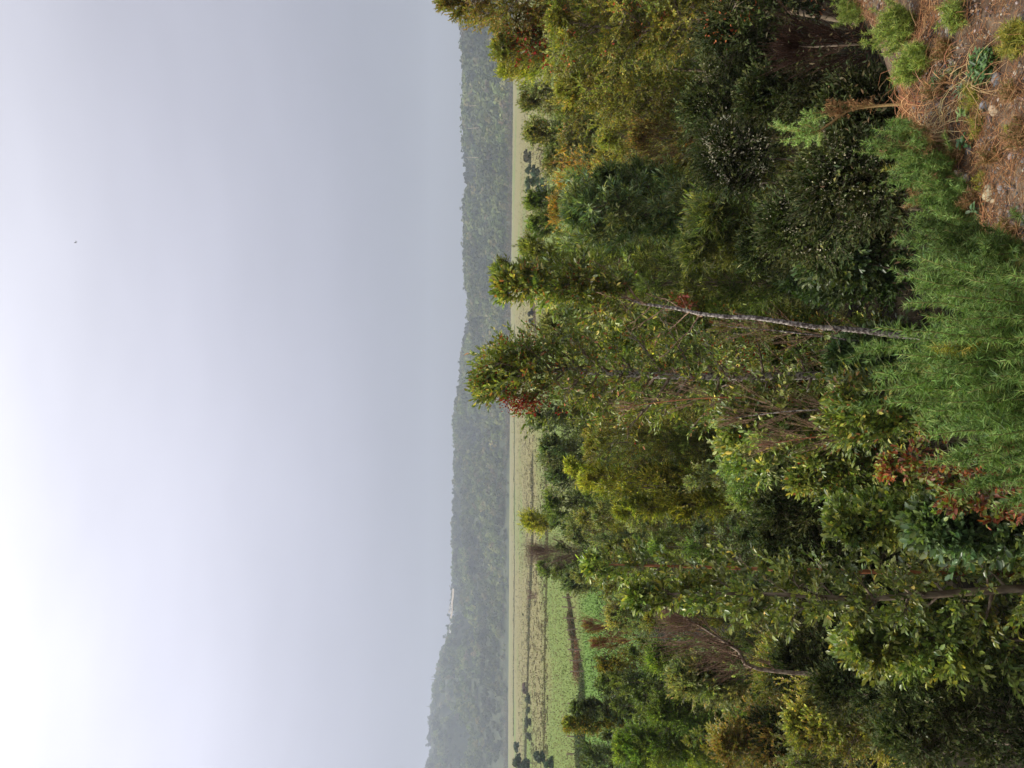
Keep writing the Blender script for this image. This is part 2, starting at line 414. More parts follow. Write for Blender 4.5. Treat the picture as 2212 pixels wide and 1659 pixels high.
SK = [(945, 985, 9, 1), (952, 988, 8, 0), (985, 984, 8, 0), (994, 987, 7, 0), (1002, 985, 8, 1), (1010, 989, 7, 0), (1030, 988, 8, 0),
      (905, 981, 9, 0), (860, 987, 9, 0), (1142, 978, 8, 0), (1210, 977, 9, 0), (1295, 969, 8, 0), (1305, 970, 8, 0), (1318, 966, 9, 0),
      (1330, 963, 9, 0), (1352, 961, 9, 0), (1375, 955, 9, 0), (1398, 950, 8, 0), (1435, 943, 8, 0), (1462, 929, 8, 1), (1468, 930, 7, 1),
      (1482, 930, 8, 1), (1508, 926, 8, 0), (1526, 920, 7, 1), (1548, 921, 8, 0), (1610, 916, 9, 0), (770, 998, 9, 0), (700, 1003, 10, 0),
      (620, 1006, 8, 0), (520, 1007, 9, 0), (455, 1006, 9, 0), (380, 1008, 9, 0), (310, 1005, 9, 0), (235, 1006, 9, 0), (150, 1003, 8, 0), (90, 1001, 9, 0)]
for Y_, X_, w_, cn in SK:
    sky_tree(Y_, X_, w_, cn, 'small pointed conifer poking up from the hazy hill skyline' if cn else 'small round-topped tree poking up from the hazy hill skyline')
# bare bleached trunks on the right hill
def dead_trunk(Y, X1, X2, D, label, lean=0):
    p = P(X1, Y, D); q = P(X2, Y + lean, D)
    z = float(hill_z(np.array([q[0]]), np.array([D]))[0])
    q[2] = min(q[2], z + 6)
    o = empty('dead_tree', (q[0], D, z)); b = MB()
    pts = np.array([q - [q[0], D, z] - [0, 0, 6], (p + q) / 2 - [q[0], D, z] + [.4, 0, 0], p - [q[0], D, z]])
    tube(b, pts, [.5, .42, .12], 6, (2.2, 2.2, 2.1)); b.build('trunk', M['twig'], o)
    b = MB(); n_ = 9; tt_ = rng.uniform(.5, .95, n_)[:, None]; p0 = pts[0] * (1 - tt_) + pts[2] * tt_
    d = rnd_unit(rng, n_); d[:, 2] = np.abs(d[:, 2]) * .8
    cones(b, p0, p0 + d * 3.2, .13, .04, (2, 2, 1.9)); b.build('branches', M['twig'], o)
    tag(o, label, 'dead tree', 'bleached dead trees on the hillside')
dead_trunk(287, 1001, 1022, 1200, 'bare dead tree with thin top sticking above the skyline of the right hill')
dead_trunk(279, 1007, 1028, 1060, 'pale bleached trunk on the right hillside, second from the skyline snag', -3)
dead_trunk(340, 986 + 18, 1018, 1080, 'pale leaning dead trunk with bare fork on the hill slope', 2)
dead_trunk(230, 1000 + 14, 1036, 1040, 'bleached vertical trunk low on the right hillside', -2)

# houses on the crest at the left
M['white'] = noisemat('white_wall', (.75, .75, .74), (.82, .82, .8), 2)
M['roof'] = noisemat('pale_roof', (.30, .30, .31), (.42, .41, .40), 1)
M['winb'] = noisemat('dark_window', (.03, .035, .04), (.05, .055, .06), 1, .3)
M['earth'] = noisemat('bare_earth', (.24, .19, .13), (.34, .28, .20), .12)
def box(mb, a, b, col=(1, 1, 1)):
    (x0, y0, z0), (x1, y1, z1) = a, b
    v = [(x0, y0, z0), (x1, y0, z0), (x1, y1, z0), (x0, y1, z0), (x0, y0, z1), (x1, y0, z1), (x1, y1, z1), (x0, y1, z1)]
    mb.add(v, quads=[(0, 3, 2, 1), (4, 5, 6, 7), (0, 1, 5, 4), (1, 2, 6, 5), (2, 3, 7, 6), (3, 0, 4, 7)], col=col)
def house(Y, X, D, w_, h, label):
    p = P(X, Y, D); z = p[2] - h * .5
    o = empty('house', (p[0], D, z)); b = MB(); box(b, (-w_ / 2, 0, -5), (w_ / 2, 7, h)); b.build('wall', M['white'], o)
    b = MB(); b.add([(-w_ / 2 - .5, -.6, h), (w_ / 2 + .5, -.6, h), (w_ / 2 + .5, 7.6, h), (-w_ / 2 - .5, 7.6, h), (-w_ / 2 - .5, 3.5, h + 2), (w_ / 2 + .5, 3.5, h + 2)],
                    quads=[(0, 1, 5, 4), (2, 3, 4, 5), (0, 3, 2, 1)], tris=[(0, 4, 3), (1, 2, 5)]); b.build('roof', M['roof'], o)
    for k_ in (-1, 1):
        b = MB(); box(b, (k_ * w_ * .25 - .7, -.05, h * .35), (k_ * w_ * .25 + .7, -.003, h * .7)); b.build('window', M['winb'], o)
    tag(o, label, 'house', 'white houses on the hill crest')
for a_ in [(1363, 974, 1560, 9, 4.5, 'white house on the hill crest, lower of the two bright dots nearest the summit slope'),
           (1352, 975, 1570, 7, 4, 'small white house just beside the brighter one on the hill crest'),
           (1322, 972, 1600, 5, 3.5, 'small white house at the end of the bare earth strip on the crest'),
           (1312, 974, 1605, 8, 3, 'low long white building among trees above the bare earth strip'),
           (1440, 970, 1690, 4, 3.5, 'lone white speck of a house on the hazy left slope'),
           (1548, 978, 1790, 12, 3, 'low pale building far left on the hazy hillside')]:
    house(*a_)
# strip of bare earth near the crest
b = MB(); pts = []
for Yq, Xq, D in [(1272, 978, 1625), (1290, 977, 1620), (1303, 975, 1615), (1320, 975, 1610), (1336, 973, 1605)]:
    for dx, dD in ((-.5, 12), (3.0, -40)):
        pts.append(P(Xq + dx, Yq, D + dD))
b.add(pts, quads=[(k_, k_ + 1, k_ + 3, k_ + 2) for k_ in range(0, 8, 2)])
tag(b.build('bare_earth_bank', M['earth']), kind='structure')

# ------------------------------------------------------------------ meadow: tussocks, ditch, hedges, fences
rng = np.random.default_rng(5)
def grass_blades(mb, rng, x, y, z, h, w_, col, lean=.5):
    n_ = len(x); d = rng.normal(size=(n_, 3)) * lean; d[:, 2] = 1; d = unit(d); p = np.stack([x, y, z], -1)
    s = unit(np.cross(d, rnd_unit(rng, n_))) * w_[:, None] * .5
    V = np.stack([p - s, p + s, p + d * h[:, None]], 1)
    mb.add(V.reshape(-1, 3), tris=np.arange(n_ * 3).reshape(-1, 3), col=np.repeat(col, 3, 0))
# short meadow grass near enough to show its roughness
n = 90000
D = 1 / rng.uniform(1 / 420, 1 / 56, n); u = rng.uniform(-.53, .53, n); x = u * D; y = D
pat = np.clip((noise2(x, y, 31, 45, 3) + .1) * 1.5, 0, 1)
nearp = np.clip((94 - y) / 10, 0, 1)
cg = pick(rng, [(1, (.18, .21, .065)), (1, (.13, .165, .05))], n); cs = pick(rng, [(1, (.27, .24, .11)), (1, (.20, .18, .08))], n); cn = pick(rng, [(1, (.12, .20, .035)), (1, (.085, .15, .03))], n)
col = cs * (1 - pat[:, None]) + cg * pat[:, None]; col = col * (1 - nearp[:, None]) + cn * nearp[:, None]
mb = MB(); grass_blades(mb, rng, x, y, ground_z(x, y) - .02, rng.uniform(.10, .32, n) * (.6 + D / 250), rng.uniform(.05, .12, n) * (.6 + D / 110), col)
tag(mb.build('meadow_grass', M['dry']), 'rough pasture grass of the flat valley meadow', 'grass', kind='stuff')
# brown rush tussocks in the meadow
n = 4200
D = 1 / rng.uniform(1 / 850, 1 / 150, n); u = rng.uniform(-.5, .35, n) ; x = u * D
dens = noise2(x, D, 41, 160, 2); keep = rng.uniform(-1.1, 1.2, n) < dens + .9 * (np.abs(u + .13) < .13); x = x[keep]; D = D[keep]; n = len(x)
nb = 9; X_ = np.repeat(x, nb) + rng.normal(size=n * nb) * .30; Y_ = np.repeat(D, nb) + rng.normal(size=n * nb) * .3
mb = MB(); grass_blades(mb, rng, X_, Y_, ground_z(X_, Y_), rng.uniform(.15, .42, n * nb) , rng.uniform(.2, .42, n * nb), pick(rng, [(1, (.13, .11, .05)), (1, (.17, .13, .07)), (.6, (.09, .09, .035))], n * nb), .5)
tag(mb.build('rush_tussocks', M['dry']), 'brown rush tussocks dotted in rows over the meadow', 'tussocks', kind='stuff')
def scrub_line(name, pts, wid, hgt, n, pal, label, leaf=.35, kind='stuff', cat='hedge', mat='dull'):
    pts = np.array(pts, float); seg = np.linalg.norm(np.diff(pts, axis=0), axis=1); cs_ = np.concatenate([[0], np.cumsum(seg)])
    s = rng.uniform(0, cs_[-1], n); x = np.interp(s, cs_, pts[:, 0]) + rng.normal(size=n) * wid * .35; y = np.interp(s, cs_, pts[:, 1]) + rng.normal(size=n) * wid * .35
    hmod = np.clip(.65 + .5 * noise2(s, s * 0, 7, 14, 3), .12, 1.6)
    z = ground_z(x, y) + rng.uniform(0, 1, n) ** 1.3 * hgt * hmod
    mb = MB(); d = rnd_unit(rng, n); d[:, 2] = np.abs(d[:, 2]); leaves(mb, rng, np.stack([x, y, z], -1), d, rnd_unit(rng, n), leaf * rng.uniform(.6, 1.4, n), .6, pick(rng, pal, n, .3))
    return tag(mb.build(name, M[mat]), label, cat, kind=kind)
G = lambda X, Y: onfield(X, Y)
PD = [(2, (.055, .07, .03)), (1, (.10, .085, .05)), (1, (.09, .11, .04))]
PB = [(2, (.13, .10, .06)), (1, (.17, .13, .08)), (1, (.09, .09, .04))]
PDI = [(3, (.10, .07, .04)), (2, (.16, .08, .045)), (1.4, (.10, .12, .04)), (1, (.07, .09, .03))]
scrub_line('ditch_scrub', [G(1229, 1290), G(1236, 1330), G(1243, 1370), G(1247, 1410), G(1252, 1430)], 1.0, .7, 9000, PDI, 'dark weedy ditch between straw meadow and bright green paddock', .16, cat='ditch plants')
scrub_line('bracken', [G(1246, 1395), G(1250, 1420), G(1256, 1450)], 1.8, .9, 5000, [(3, (.20, .085, .06)), (2, (.14, .10, .045)), (1, (.20, .15, .06))], 'reddish brown dead bracken filling the widest part of the ditch', .18, cat='bracken')
scrub_line('ditch_scrub', [G(1256, 1455), G(1262, 1500), G(1262, 1540), G(1262, 1620), G(1262, 1700)], 2.2, 1.0, 14000, [(3, (.10, .13, .05)), (1, (.13, .11, .05)), (2, (.06, .085, .03))], 'grey green scrub along the ditch at the far left', .18, cat='ditch plants')
scrub_line('field_hedge', [G(1112.5, 700), G(1112, 900), G(1112, 1240), G(1111, 1400), G(1110, 1590)], 1.6, .8, 6500, PD, 'thin dark line of a low hedge crossing the far meadow', .5)
scrub_line('field_scrub', [G(1152, 980), G(1153, 1160), G(1146, 1300), G(1141, 1500), G(1137, 1620), G(1133, 1700)], 3.0, .9, 15000, PB + [(2, (.10, .12, .05))], 'ragged brown scrub strip running along the wire fence', .3)
scrub_line('field_scrub', [G(1180, 960), G(1185, 1200), G(1180, 1350), G(1178, 1500), G(1175, 1640)], 1.6, .35, 5200, [(2, (.13, .13, .05)), (1, (.16, .12, .06))], 'faint darker line of rough grass across the middle meadow', .22)
scrub_line('far_wood_edge', [(-560, 1050), (-330, 1060), (-120, 1030), (0, 985), (90, 940)], 9, 7.5, 16000, [(2, (.14, .11, .075)), (1, (.09, .09, .05)), (1, (.18, .13, .08))], 'brownish band of low scrub at the foot of the wooded hills', 1.5, cat='scrub')
scrub_line('far_wood_edge', [(95, 925), (170, 880), (250, 810), (330, 780), (430, 730)], 8, 7, 9000, [(2, (.15, .11, .08)), (1, (.08, .09, .045))], 'reddish scrub at the foot of the right-hand hill', 1.4, cat='scrub')
scrub_line('field_scrub', [G(1150, 620), G(1156, 680), G(1160, 730)], 3, .8, 2500, [(2, (.22, .15, .11)), (1, (.15, .11, .07))], 'bare brownish patch of scrub in the meadow beside the dark bushes', .3)

def wire_fence(posts, h, label, name='wire_fence', strands=3):
    x0, y0 = posts[0]; o = empty(name, (x0, y0, gz(x0, y0)))
    P3 = []
    for k_, (x, y) in enumerate(posts):
        z = gz(x, y); b = MB(); lean = rng.normal(size=2) * .05; hh = h * rng.uniform(.88, 1.1)
        base = np.array([x - x0, y - y0, z - gz(x0, y0)])
        tube(b, [base + [0, 0, -.1], base + [lean[0] * .5, lean[1] * .5, hh * .5], base + [lean[0], lean[1], hh]], [.085, .08, .07], 6, (.9, .85, .8))
        b.build('post', M['twig'], o); P3.append(base + [lean[0], lean[1], hh])
    b = MB()
    for s_ in range(strands):
        f = 1 - .3 * s_
        pp = [q * [1, 1, 1] - [0, 0, h * (1 - f) * .9 + .08] for q in P3]
        cones(b, pp[:-1], pp[1:], .006, .006, (.5, .5, .5))
    b.build('wire', M['twig'], o); tag(o, label, 'fence'); return o
f3 = lambda l: [G(2000 / 4096 * 2212 + .349 * a - .0, 1080 + .349 * b_) for a, b_ in l]
def fpts(Xa, Ya, Xb, Yb, n_):
    return [G(Xa + (Xb - Xa) * k_ / (n_ - 1), Ya + (Yb - Ya) * k_ / (n_ - 1)) for k_ in range(n_)]
wire_fence(fpts(1152, 1130, 1142, 1330, 12) + fpts(1141, 1348, 1133, 1640, 17), 1.35, 'long wire fence with thin posts crossing the straw-coloured meadow')
wire_fence(fpts(1238, 1290, 1262, 1450, 8), 1.5, 'wire fence beside the dark ditch at the edge of the bright green paddock')
wire_fence(fpts(1256, 1520, 1254, 1700, 6), 1.6, 'near fence of taller posts at the far left above the scrub')
wire_fence(fpts(1200, 1030, 1196, 1075, 3), 1.5, 'short piece of post and rail fence seen over the middle trees', strands=2)

# ------------------------------------------------------------------ tree builder
def interp_pts(pts, t):
    pts = np.asarray(pts, float); s = np.linspace(0, 1, len(pts)); t = np.atleast_1d(t)
    return np.stack([np.interp(t, s, pts[:, k_]) for k_ in range(3)], -1)
def smooth_path(pts, n_=14):
    pts = np.asarray(pts, float); t = np.linspace(0, len(pts) - 1, n_); out = []
    for u_ in t:
        i_ = min(int(u_), len(pts) - 2); f = u_ - i_
        p0 = pts[max(i_ - 1, 0)]; p1 = pts[i_]; p2 = pts[i_ + 1]; p3 = pts[min(i_ + 2, len(pts) - 1)]
        out.append(.5 * (2 * p1 + (p2 - p0) * f + (2 * p0 - 5 * p1 + 4 * p2 - p3) * f * f + (3 * p1 - p0 - 3 * p2 + p3) * f ** 3))
    return np.array(out)
SP = {
 'notro':   dict(L=.062, wr=.42, shape='six', mat='gloss', nl=11, tw=.26, pal=[(5, (.085, .125, .035)), (2, (.14, .18, .05)), (2, (.05, .085, .03)), (.7, (.26, .26, .07)), (.5, (.20, .10, .05))], bark='birch', el=(.25, .95)),
 'slender': dict(L=.085, wr=.20, shape='dia', mat='leaf', nl=16, tw=.26, pal=[(4, (.11, .15, .055)), (2, (.16, .20, .06)), (2, (.065, .10, .045))], bark='greybark', el=(.5, 1.1)),
 'blueleaf':dict(L=.10, wr=.24, shape='dia', mat='leaf', nl=16, tw=.26, pal=[(4, (.095, .145, .085)), (2, (.06, .10, .06)), (2, (.14, .18, .10)), (.8, (.15, .18, .05))], bark='greybark', el=(.4, 1.0)),
 'olive':   dict(L=.045, wr=.45, shape='dia', mat='leaf', nl=20, tw=.24, pal=[(4, (.115, .14, .04)), (2, (.16, .17, .045)), (2, (.075, .10, .03)), (.7, (.19, .14, .05))], bark='greybark', el=(.2, .9)),
 'bronze':  dict(L=.045, wr=.45, shape='dia', mat='leaf', nl=20, tw=.24, pal=[(3, (.15, .135, .045)), (1.5, (.20, .13, .05)), (3, (.10, .12, .035))], bark='greybark', el=(.2, .9)),
 'orange':  dict(L=.05, wr=.4, shape='dia', mat='leaf', nl=18, tw=.22, pal=[(2, (.26, .15, .04)), (2, (.19, .16, .045)), (2.5, (.11, .13, .04))], bark='greybark', el=(.4, 1.1)),
 'yellow':  dict(L=.085, wr=.22, shape='dia', mat='leaf', nl=18, tw=.26, pal=[(4, (.18, .20, .04)), (2, (.25, .26, .055)), (3, (.10, .14, .035))], bark='greybark', el=(.7, 1.2)),
 'green':   dict(L=.05, wr=.42, shape='dia', mat='leaf', nl=20, tw=.25, pal=[(4, (.08, .125, .045)), (2, (.12, .165, .055)), (2, (.05, .08, .03))], bark='greybark', el=(.3, 1.0)),
 'grey':    dict(L=.055, wr=.36, shape='dia', mat='leaf', nl=19, tw=.25, pal=[(4, (.12, .15, .075)), (2, (.17, .20, .10)), (2, (.07, .095, .05)), (.6, (.20, .16, .07))], bark='greybark', el=(.4, 1.1)),
 'blue':    dict(L=.05, wr=.42, shape='dia', mat='leaf', nl=20, tw=.25, pal=[(4, (.07, .105, .06)), (2, (.10, .14, .08)), (2, (.045, .07, .04)), (.5, (.14, .15, .05))], bark='greybark', el=(.3, 1.0)),
 'conif':   dict(L=.05, wr=.30, shape='dia', mat='leaf', nl=22, tw=.24, pal=[(4, (.09, .15, .035)), (2, (.14, .20, .04)), (2, (.045, .085, .025))], bark='greybark', el=(.1, .7)),
 'bigleaf': dict(L=.070, wr=.50, shape='six', mat='gloss', nl=11, tw=.28, pal=[(5, (.095, .135, .045)), (2, (.14, .18, .06)), (2, (.055, .09, .035)), (.5, (.25, .25, .06))], bark='greybark', el=(.3, .9)),
 'shade_leaf':dict(L=.048, wr=.45, shape='dia', mat='dull', nl=18, tw=.28, pal=[(4, (.026, .04, .016)), (2, (.042, .055, .02)), (1, (.018, .03, .012))], bark='greybark', el=(.2, .9)),  # shade of the hollow is put into these leaf colours
 'broad':   dict(L=.075, wr=.55, shape='six', mat='gloss', nl=10, tw=.26, pal=[(4, (.06, .105, .05)), (2, (.09, .14, .06)), (2, (.04, .07, .035))], bark='greybark', el=(.3, .9)),
 'redleaf': dict(L=.048, wr=.55, shape='six', mat='leaf', nl=8, tw=.24, pal=[(2.5, (.09, .032, .018)), (1, (.12, .045, .02)), (3, (.09, .12, .035))], bark='redbark', el=(.3, .9)),
}
def add_foliage(cb, tb, rng, sp, p0, d0, Ls, twr=.0025, twcol=(1, 1, 1), scale=1., up=.25, tone=1.):
    """twigs starting at p0 along d0 with leaves"""
    n_ = len(p0); s = SP[sp]; nl = s['nl']
    d0 = unit(d0)
    p1 = p0 + d0 * Ls[:, None] + np.array([0, 0, 1.]) * (Ls * .12)[:, None]
    cones(tb, p0, p1, twr, twr * .4, twcol)
    t = (np.arange(nl) + .5) / nl * .92 + .08
    t = t[None, :] + rng.uniform(-.03, .03, (n_, nl))
    pos = p0[:, None, :] * (1 - t[..., None]) + p1[:, None, :] * t[..., None]
    a = rnd_unit(rng, n_ * nl).reshape(n_, nl, 3)
    perp = unit(a - (a * d0[:, None, :]).sum(-1, keepdims=True) * d0[:, None, :])
    spread = (1.05 - .65 * t)[..., None]
    dd = unit(perp * spread + d0[:, None, :] * .75 + np.array([0, 0, up]))
    nn = unit(rng.normal(size=(n_, nl, 3)) * .55 + np.array([0, 0, 1.]))
    col = np.array([2.35, 2.05, 1.65]) * tone * pick(rng, s['pal'], n_ * nl, .38) * np.repeat(rng.uniform(.82, 1.2, (n_, 1)), nl, 0).reshape(-1, 1)
    Lf = s['L'] * scale * rng.uniform(.65, 1.25, n_ * nl)
    pos = pos.reshape(-1, 3)
    leaves(cb, rng, pos, dd.reshape(-1, 3), nn.reshape(-1, 3), Lf, s['wr'], col, s['shape'])
    return pos
def clusters(mb, rng, pts, n_, per, size, pal, spread, shape='dia'):
    q_ = pts[:, 1] < np.quantile(pts[:, 1], .30); pts = pts[q_] - [0, .03, 0]
    idx = rng.choice(len(pts), n_); c = pts[idx]
    p = np.repeat(c, per, 0) + rng.normal(size=(n_ * per, 3)) * spread
    leaves(mb, rng, p, rnd_unit(rng, n_ * per), rnd_unit(rng, n_ * per), size * rng.uniform(.6, 1.3, n_ * per), .55, pick(rng, pal, n_ * per, .2), shape)
def ep(Lx, Ly):
    return
def tree(name, label, cat, sp, top, D, base=None, hw=60, Xb=1700, n1=26, n2=5, n3=4, r0=.05, seed=0, bend=None, group=None,
         prof='oval', scale=1., flowers=None, twscale=1., dead=False, bark=None, twc=(1, 1, 1), low=None, stems=1, density=1., snags=0):
    """top: (X, Y) of the crown tip; hw: half width in view px; Xb: where the crown ends below; base: (Y) of the foot"""
    rng = np.random.default_rng(seed + 1000)
    s = SP[sp]; tp = P(top[0], top[1], D); yb = base if base is not None else top[1]
    bx = (829.5 - yb) / F * D; bz = gz(bx, D) - .05
    o = empty(name, (bx, D, bz)); org = np.array([bx, D, bz])
    H = tp[2] - bz; W = hw / F * D; Hf = H
    tw_ = s['tw'] * twscale; W = max(W - tw_ * .6, W * .45); Hc = H - tw_ * .65 - .06 * W
    zb = max(P(Xb, top[1], D)[2] - bz, .04 * H)
    t0 = zb / H
    tb = MB(); bb = MB(); cb = MB(); allp = []
    if bend is None:
        rel = tp - org
        ctl = [np.zeros(3), rel * .35 + [rng.normal() * .03 * H, rng.normal() * .03 * H, 0], rel * .7 + [rng.normal() * .02 * H, rng.normal() * .02 * H, 0], rel]
    else:
        ctl = [np.zeros(3)] + [P(X_, Y_, D) - org for X_, Y_ in bend] + [tp - org]
    for st in range(stems):
        cc = [c.copy() for c in np.array(ctl)]
        if st:
            a = rng.uniform(0, 6.28); off = np.array([math.cos(a), math.sin(a), 0]) * W
            for q_, c in enumerate(cc): c += off * (.15 + .45 * q_ / len(cc)) - np.array([0, 0, H * rng.uniform(0, .25)]) * (q_ / (len(cc) - 1))
        trunk = smooth_path(cc, 18)
        tr = np.linspace(1, .12, 18) ** 1.0 * r0 * (1 if st == 0 else .7)
        tube(tb, trunk, tr, 8 if D < 16 else 5)
        nn1 = max(3, int(n1 / stems * (1 if st == 0 else .8)))
        for i_ in range(nn1):
            t = t0 + (1 - t0) * ((i_ + rng.uniform(0, 1)) / nn1) ** .9
            t = min(t, .985)
            q = (t - t0) / (1 - t0)
            if prof == 'oval': r_ = W * (math.sin(math.pi * min(1, (.22 + .78 * q))) ** .6 * .9 + .12)
            elif prof == 'tower': r_ = W * (min(1, (1.03 - q) * 1.7) ** .8 * min(1, .55 + q * 2.5)) + .02
            elif prof == 'spire': r_ = W * (1.02 - q) ** .75 * (1 if q < .85 else .6) + .02
            elif prof == 'cone': r_ = W * (1.05 - q) ** .8 + .04
            elif prof == 'col': r_ = W * (1 if q < .75 else (1.05 - q) * 3.6)
            else: r_ = W * (.35 + .65 * q) * (1 if q < .85 else .6)
            if stems > 1: r_ *= .75
            p0 = interp_pts(trunk, t)[0]
            az = i_ * 2.399 + rng.uniform(-.5, .5); el = s['el'][0] + (s['el'][1] - s['el'][0]) * q + rng.uniform(-.2, .2)
            if dead: el += .35
            Ln = r_ * (rng.uniform(.55, 1.15) if rng.uniform() > .12 else rng.uniform(1.15, 1.5)) / max(math.cos(min(el, 1.15)), .45)
            Ln = min(Ln, max((Hc - p0[2]) * 1.0, .06) / max(math.sin(max(el, .3)), .3))
            dirv = np.array([math.cos(az) * math.cos(el), math.sin(az) * math.cos(el), math.sin(el)])
            ss = np.linspace(0, 1, 6)[:, None]
            limb = p0 + dirv * Ln * ss + np.array([0, 0, .14 * Ln]) * ss ** 2 + np.cumsum(rng.normal(size=(6, 3)), 0) * .012 * Ln
            limb = np.where(limb[:, 2:3] > Hc, limb - [[0, 0, 1]] * (limb[:, 2:3] - Hc) * .9, limb)
            lr = min(r0 * .45, float(np.interp(t, np.linspace(0, 1, 18), tr)) * .55, .02 + Ln * .008)
            tube(bb, limb, np.linspace(lr, lr * .2, 6), 4 if D > 12 else 5, twc)
            m_ = n2 + (1 if Ln > W * .6 else 0)
            ts = rng.uniform(.25, 1.0, m_); ts[-1] = 1.
            sp0 = interp_pts(limb, ts); sd = unit(dirv + rng.normal(size=(m_, 3)) * .55 + [0, 0, .05]); ftop = 1 - .6 * min(max((q - .55) / .45, 0), 1); sl_ = np.maximum(Ln * .34, .10 * ftop) * rng.uniform(.6, 1.15, m_) * (1.25 - ts * .5)
            sp1 = sp0 + sd * sl_[:, None]
            cones(bb, sp0, sp1, lr * .4 + .001, .002 if D < 14 else .003, twc)
            k3 = max(1, int(round(n3 * density)))
            tt_ = rng.uniform(.15, 1.02, (m_, k3))
            tp0 = (sp0[:, None, :] * (1 - tt_[..., None]) + sp1[:, None, :] * tt_[..., None]).reshape(-1, 3)
            td = unit(np.repeat(sd, k3, 0) * .8 + rng.normal(size=(m_ * k3, 3)) * .6 + [0, 0, .2])
            tl = s['tw'] * twscale * ftop * rng.uniform(.6, 1.25, m_ * k3)
            tone = rng.uniform(.62, 1.30) * np.array([rng.uniform(.88, 1.18), 1, rng.uniform(.85, 1.1)])
            if dead:
                td = unit(td * .45 + dirv * .5 + [0, 0, .7])
                cones(bb, tp0, tp0 + td * tl[:, None] * 1.3, .003, .0018, twc)
                if density > 0 and rng.uniform() < dead:
                    allp.append(add_foliage(cb, bb, rng, sp, tp0[::3], td[::3], tl[::3], scale=scale, tone=tone))
            else:
                allp.append(add_foliage(cb, bb, rng, sp, tp0, td, tl, twr=.0022 if D < 14 else .003, twcol=twc, scale=scale, tone=tone))
    for i_ in range(snags):
        t = rng.uniform(.2, max(t0, .5)); p0 = interp_pts(trunk, t)[0]; az = rng.uniform(0, 6.28); el = rng.uniform(.3, 1.1); Ln = rng.uniform(.2, .7)
        dv = np.array([math.cos(az) * math.cos(el), math.sin(az) * math.cos(el), math.sin(el)]); ss = np.linspace(0, 1, 7)[:, None]
        lb = p0 + dv * Ln * ss + np.array([0, 0, .25 * Ln]) * ss ** 2 + np.cumsum(rng.normal(size=(7, 3)), 0) * .03 * Ln
        tube(bb, lb, np.linspace(.009, .003, 7), 5, (1.5, 1.3, 1.15)); q0 = lb[rng.integers(3, 7, 5)]; dq = unit(rng.normal(size=(5, 3)) + [0, 0, .6])
        cones(bb, q0, q0 + dq * .22, .003, .0015, (1.5, 1.3, 1.15))
        if rng.uniform() < .6: allp.append(add_foliage(cb, bb, rng, sp, lb[-2:], unit(rng.normal(size=(2, 3)) + [0, 0, 1]), np.array([.13, .16]), scale=scale))
    bk = M[bark or s['bark']]
    tb.build('trunk', bk, o, smooth=True)
    bb.build('branches', M['twig'], o)
    if cb.n: cb.build('crown', M[s['mat']], o)
    if flowers and allp:
        ap = np.concatenate(allp)
        for nm, n_, per, size, pal, spr, sel in flowers:
            pts_ = ap
            if sel is not None:
                w3 = ap + org; lo = P(sel[1], sel[3], D); hi = P(sel[0], sel[2], D)
                msk = (w3[:, 2] > lo[2]) & (w3[:, 2] < hi[2]) & (w3[:, 0] > lo[0]) & (w3[:, 0] < hi[0]); pts_ = ap[msk] if msk.any() else ap
            fb = MB(); clusters(fb, rng, pts_, n_, per, size, pal, spr); fo_ = fb.build(nm, M['petal'], o); fo_['kind'] = 'stuff'
    tag(o, label, cat, group); return o
RED = [(3, (.38, .04, .02)), (1, (.5, .12, .03)), (1, (.25, .02, .02))]
ORG = [(3, (.50, .17, .06)), (1, (.45, .09, .04))]
WHI = [(3, (.40, .38, .24)), (1, (.52, .50, .34))]
# ------------------------------------------------------------------ the trees and shrubs, one by one
T = tree
# --- centre
T('flowering_tree', 'tall straight mottled-trunk tree with red blossoms, tallest in the centre', 'tree', 'notro', (1022, 838), 10.0, base=806, hw=98, Xb=1960, n1=120, n2=5, n3=3, r0=.070, seed=1, snags=22,
  bend=[(1900, 806), (1500, 812), (1200, 800), (1100, 815)], prof='tower', flowers=[('red_flowers', 130, 5, .035, RED, .03, None), ('red_flowers', 50, 9, .04, RED, .045, (1080, 1240, 860, 960))])
T('young_tree', 'slender tree with bare curved pale trunk and leafy top, right of the central one', 'tree', 'notro', (1066, 622), 8.3, base=735, hw=56, Xb=1340, n1=30, n2=5, n3=3, r0=.036, seed=2, snags=14, twc=(1.2, 1.2, 1.2),
  bend=[(1960, 722), (1850, 708), (1760, 703), (1640, 684), (1540, 680), (1450, 662), (1390, 655), (1330, 636), (1230, 612)], flowers=[('red_flowers', 10, 5, .03, RED, .03, None)])
T('slender_leaved_tree', 'narrow-leaved tree with yellowish tips just right of the curved trunk', 'tree', 'slender', (1062, 582), 12.2, hw=52, Xb=1700, n1=40, n2=5, n3=4, r0=.035, seed=3)
T('slender_leaved_tree', 'narrow-leaved dark shrub below the red leaf spray by the curved trunk', 'shrub', 'slender', (1330, 610), 11.5, hw=75, Xb=1750, n1=34, n2=5, n3=4, r0=.03, seed=4)
T('blue_green_tree', 'blue-green long-leaved tree, broadest crown right of centre', 'tree', 'blueleaf', (1222, 455), 12.5, hw=85, Xb=1560, n1=48, n2=6, n3=4, r0=.05, seed=5)
T('blue_green_tree', 'blue-green long-leaved sapling leaning out before the olive thicket', 'tree', 'blueleaf', (1290, 385), 12.8, base=450, hw=45, Xb=1500, n1=20, n2=5, n3=4, r0=.03, seed=6)
T('slender_leaved_tree', 'bright narrow-leaved bush low in the shade right of centre', 'shrub', 'slender', (1510, 455), 10.2, hw=70, Xb=1660, n1=26, n2=5, n3=4, r0=.025, seed=7, scale=1.1)
